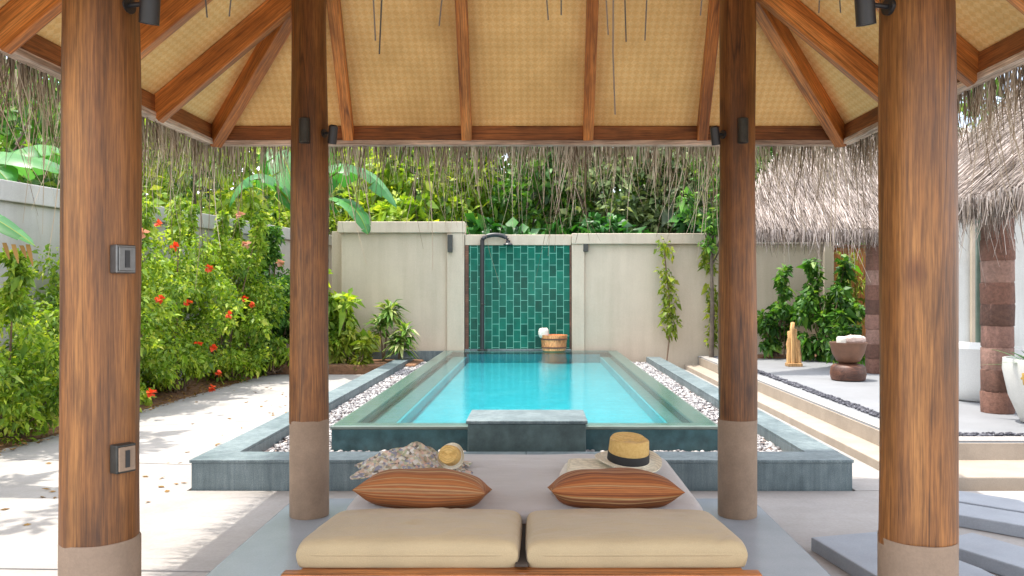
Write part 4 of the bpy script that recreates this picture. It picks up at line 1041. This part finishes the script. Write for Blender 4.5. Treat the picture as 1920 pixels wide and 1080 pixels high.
# leaf litter below the shrubs
n=1500; C=np.stack([rng.uniform(-6.2,-5.15,n),rng.uniform(6.5,16,n),np.full(n,GZ+.012)],1); C[:,0]+=.02*(C[:,1]-9); C[:,2]+=np.clip((-5.35-C[:,0])*.25,0,.10)+rng.uniform(0,.015,n)
q=140; C=np.concatenate([C,np.stack([-2.9-rng.exponential(1.1,q)%2.6,rng.uniform(3.5,14,q),np.full(q,GZ+.006)],1)]); n+=q
D=rand_dirs(n); D[:,2]*=.15; N=rand_dirs(n)*.3; N[:,2]+=1
V,Fc=leaf_arrays(C,D,N,rng.uniform(.04,.09,n),rng.uniform(.02,.05,n),.2,.0)
tag(link('leaf_litter',np_mesh('leaf_litter',V,Fc),M['drybrown']),kind='stuff')
# croton group by the left wall panel
GC='leafy plants at the left end of the pool'
k1=shrub('bushy bright green plant left of the pool end, right of the left rear post',(-3.95,16.05,.1),(.55,.4,.68),M['leaf_light'],34,48,.20,.075,GC,'plant','garden_plant',tall=2)
k2=shrub('low yellow green plant at the path corner behind the left rear post',(-4.25,15.75,.1),(.42,.3,.42),M['leaf_yellow'],20,44,.16,.07,GC,'plant','garden_plant')
shrub('low light green ground plant filling the bed corner before the far shrubs',(-4.95,15.35,.0),(.42,.35,.34),M['leaf_light'],20,46,.13,.06,GC,'plant','garden_plant')
shrub('low broad leaved plant between the bushy plant and the variegated ones',(-3.50,15.80,.1),(.40,.28,.34),M['leaf_yellow'],18,40,.16,.07,GC,'plant','garden_plant')
def croton(label,loc,h,crown):
    t=thing('croton',label,'plant',loc,0,GC); V=[];Fq=[];o=0; paths=[]
    for (dx,hz,n,L) in crown:
        paths.append(([(0,0,0),(dx*.5,0,hz*.5),(dx,0,hz)],[.022,.018,.012],8))
        a=rng.uniform(0,6.28,n); el=rng.uniform(-.5,1.1,n)
        D=np.stack([np.cos(a)*np.cos(el),np.sin(a)*np.cos(el),np.sin(el)],1); C=np.array([dx,0,hz])+D*.03+np.stack([0*a,0*a,rng.uniform(-.22,.06,n)],1)
        N=rand_dirs(n)*.3; N[:,2]+=1; l=rng.uniform(.7,1.1,n)*L
        v,f=leaf_arrays(C,D,N,l,l*.24,.2,.35); V.append(v); Fq.append(f+o); o+=len(v)
    link('foliage',np_mesh('foliage',np.concatenate(V),np.concatenate(Fq)),M['leaf_var'],t); tubes('stem',paths,M['stem'],t)
croton('tall variegated yellow green plant with bare stem before the left wall panel',(-3.05,16.3,.12),1,((.12,1.05,110,.40),(-.08,.78,60,.36)))
croton('low variegated spreading plant at the left corner of the pool end',(-2.72,16.1,.12),.5,((.05,.42,110,.40),(.15,.62,60,.34)))
# slim vines on the right wall
GV='slim vines against the right wall'
def vine(label,px,tops,mat):
    t=thing('slim_vine',label,'vine',(wallz(px),YB-.28,.2),0,GV); cl=[]
    for (dy0,dy1,r) in tops:
        z0=zb(dy1)-.2; z1=zb(dy0)-.2
        for z in np.arange(z0,z1,.09): cl.append((random.uniform(-.06,.06)+.05*math.sin(z*2),random.uniform(-.05,.05),z,r*random.uniform(.7,1.1)))
    V,Fc=cluster_foliage(cl,24,.10,.06,1,.3,.4); link('foliage',np_mesh('foliage',V,Fc),mat,t)
    tubes('stem',[([(.06*math.sin(z*2),0,z) for z in np.linspace(-.2,zb(tops[0][0])-.25,10)],[.014]*10,6)],M['stem'],t)
vine('slim yellow green vine in the middle of the right wall, leaf tuft on top',1247,((455,474,.16),(505,622,.17)),M['leaf_yellow'])
vine('slim yellow green vine beside the right rear post',1328,((470,505,.14),(538,640,.15)),M['leaf_yellow'])
tr=tree('small tree with green crown leaning over the right wall beside the right rear post',(wallz(1325),YB-.45,.1),4.2,(.55,.5,.95),M['leaf_mid'],26,70,.13,.07,'trees inside the right wall',.045)
# right-hand bushes
GR='dark green bushes on the right patio'
prism('soil',[(3.9,16.1),(7.4,16.1),(7.4,16.72),(3.9,16.72)],.2,.235,M['soil'],bev=.01)['kind']='structure'
shrub('compact dark green bush right of the right rear post, against the wall',(4.80,16.2,.22),(.38,.35,.66),M['leaf_mid'],26,60,.12,.07,GR,'bush','green_bush',tall=1)
shrub('spreading dark green bush behind the brown basin, before the gate',(5.62,15.6,.22),(.60,.5,.74),M['leaf_mid'],44,60,.13,.075,GR,'bush','green_bush',tall=2)
shrub('light green leafy bush between the basin and the slim pink column',(5.55,14.2,.2),(.36,.3,.42),M['leaf_mid'],18,55,.11,.06,GR,'bush','green_bush')
bb=thing('bamboo','thin yellow green bamboo screen before the wooden gate','bamboo',(wallz(1610),YB-.35,.2))
paths=[];cl=[]
for i in range(9):
    x=random.uniform(-.5,.42); h=random.uniform(1.6,2.3); paths.append(([(x,0,0),(x+.02,0,h*.5),(x+random.uniform(-.08,.08),-.05,h)],[.012,.011,.006],6))
    for z in np.arange(.8,h,.16): cl.append((x+random.uniform(-.07,.07),random.uniform(-.08,.05),z,.13))
tubes('cane',paths,M['leaf_yellow'],bb); V,Fc=cluster_foliage(cl,9,.14,.035,1,.3,.5); link('foliage',np_mesh('foliage',V,Fc),M['leaf_yellow'],bb)

# banana plants
def blade(base,mid,tip,w,seg=22,rng_=random):
    """arching banana blade along a bezier, split into torn strips on both sides"""
    b,m,t=Vector(base),Vector(mid),Vector(tip); V=[];Fq=[]
    pts=[b*(1-k)**2+m*2*k*(1-k)+t*k*k for k in np.linspace(0,1,seg+1)]
    for side in (1,-1):
        k=0
        while k<seg:
            run=min(rng_.choice((1,2,3,4)),seg-k); sag=rng_.uniform(.05,.35)
            o=len(V)
            for q in range(k,k+run+1):
                u=q/seg; tg=(pts[min(q+1,seg)]-pts[max(q-1,0)]).normalized(); s=tg.cross(Vector((0,0,1)))
                s=s.normalized() if s.length>1e-3 else Vector((1,0,0))
                up=s.cross(tg)
                ww=w*.5*min(1,(u*5+.15))*(1-u**4)**.6*(1-.06*(q==k+run and run<seg))
                p=pts[q]; inn=p+up*.0; md=p+s*side*ww*.55+up*ww*.22; ou=p+s*side*ww+up*(ww*(.12-sag))-Vector((0,0,ww*sag*.6))
                V+=[inn,md,ou]
            for q in range(run):
                a=o+q*3
                Fq+=[(a,a+1,a+4,a+3),(a+1,a+2,a+5,a+4)]
            k+=run
    return [tuple(v) for v in V],Fq,pts
def banana(label,loc,leaves,th,trunk=.10,w=.5,dry=None):
    t=thing('banana_plant',label,'banana plant',loc,0,'banana plants')
    L=Vector(loc)
    tubes('trunk',[([(0,0,0),(.02,.0,th*.5),(0,.02,th)],[trunk,trunk*.85,trunk*.6],12)],M['bananastem'],t)
    for (m,tip,ww) in leaves:
        V,Fq,pts=blade((0,0,th-.05),Vector(m)-L,Vector(tip)-L,ww)
        lf=link('leaf',np_mesh('leaf',np.array(V),np.array(Fq),True),M['banana'],t)
        tubes('midrib',[(pts,[.022*(1-k/len(pts))+.004 for k in range(len(pts))],6)],M['leaf_yellow'],lf)
    if dry is not None:
        P=[];W=[];S=[]
        for p,l in dry:
            p=np.array(p)-np.array(loc); P.append([p+np.array([.01*q,0,-l*q/4]) for q in range(5)]); W.append([.03,.034,.03,.02,.008]); S.append([1,.2,0])
        v,q=ribbons(np.array(P),np.array(W),np.array(S)); link('dry_shred',np_mesh('dry_shred',v,q),M['drybrown'],t)
banana('banana plant behind the left rear post with one broad leaf drooping over the wall panel',(-4.30,15.0,.0),
    [(at(640,235,14.6),at(745,392,14.4),.85),(at(655,330,14.3),at(690,440,14.0),.62),(at(480,270,14.6),at(430,390,14.4),.7),(at(520,210,15.6),at(500,330,16.2),.7),(at(600,180,15),at(620,330,16),.6)],2.9)
banana('banana plant beyond the boundary wall at the far left, dark drooping leaves',(-8.6,12.4,-.1),
    [(at(-20,260,11.6),at(130,330,11.4),1.0),(at(-80,230,11.6),at(20,345,11.0),.9),(at(60,230,13),at(150,320,13.6),.8),((-9.5,12,4.4),(-10.2,11.6,3.2),.8)],3.2)
banana('banana plant at the left edge whose single leaf tip with brown shreds reaches into view',(-5.9,6.6,.0),
    [((-4.9,6.5,2.62),at(66,462,6.3),.42),((-6.6,6.2,3.2),(-7.4,6.0,2.6),.5),((-6.2,7.2,3.3),(-6.5,8.0,2.7),.5)],2.1,.09,.5,
    [(at(8,455,6.3),.13),(at(25,458,6.3),.15),(at(52,458,6.3),.17),(at(40,460,6.3),.10)])

# ------------------------------------------------------------------ camera, light
cam=bpy.data.cameras.new('camera'); co=bpy.data.objects.new('camera',cam); COL.objects.link(co)
co.location=(0,0,H); co.rotation_euler=(R(90),0,0)
cam.sensor_width=36; cam.lens=36*F/1920; cam.shift_x=-(CX-960)/1920; cam.shift_y=(CY-540)/1920; cam.clip_end=500; cam.clip_start=.05
scene.camera=co
SUN_EL=75
w=bpy.data.worlds.new('World'); scene.world=w; w.use_nodes=True; nt=w.node_tree
sky=nt.nodes.new('ShaderNodeTexSky'); sky.sky_type='NISHITA'; sky.sun_disc=False; sky.sun_elevation=R(SUN_EL); sky.sun_rotation=R(-90)
sky.dust_density=2.5; sky.ozone_density=.6
tc=nt.nodes.new('ShaderNodeTexCoord'); mp=nt.nodes.new('ShaderNodeMapping'); mp.inputs['Scale'].default_value=(1,1,2.2); nt.links.new(tc.outputs['Generated'],mp.inputs['Vector'])
cn=noise(nt,mp.outputs[0],2.6,7,.6); cf=ramp(nt,[(.38,(.15,)*3),(.64,(.9,)*3)],cn)   # white cloud added to the sky for brighter, more neutral ambient light
cl_=mixc(nt,sky.outputs[0],(7.3,7.3,7.3),cf)
bg=nt.nodes['Background']; bg.inputs['Strength'].default_value=.15; nt.links.new(cl_,bg.inputs['Color'])
scene.cycles.max_bounces=14; scene.cycles.diffuse_bounces=8; scene.cycles.transparent_max_bounces=16
sl=bpy.data.lights.new('sun','SUN'); sl.energy=2.0; sl.angle=R(.5); sl.color=(1,.95,.86)
so=bpy.data.objects.new('sun',sl); COL.objects.link(so); so.location=(-10,0,30); so.rotation_euler=(0,R(-(90-SUN_EL)),0)
vs=scene.view_settings; vs.view_transform='Standard'; vs.look='None'; vs.gamma=1; vs.exposure=1.82
try: vs.use_curve_mapping=False
except Exception: pass
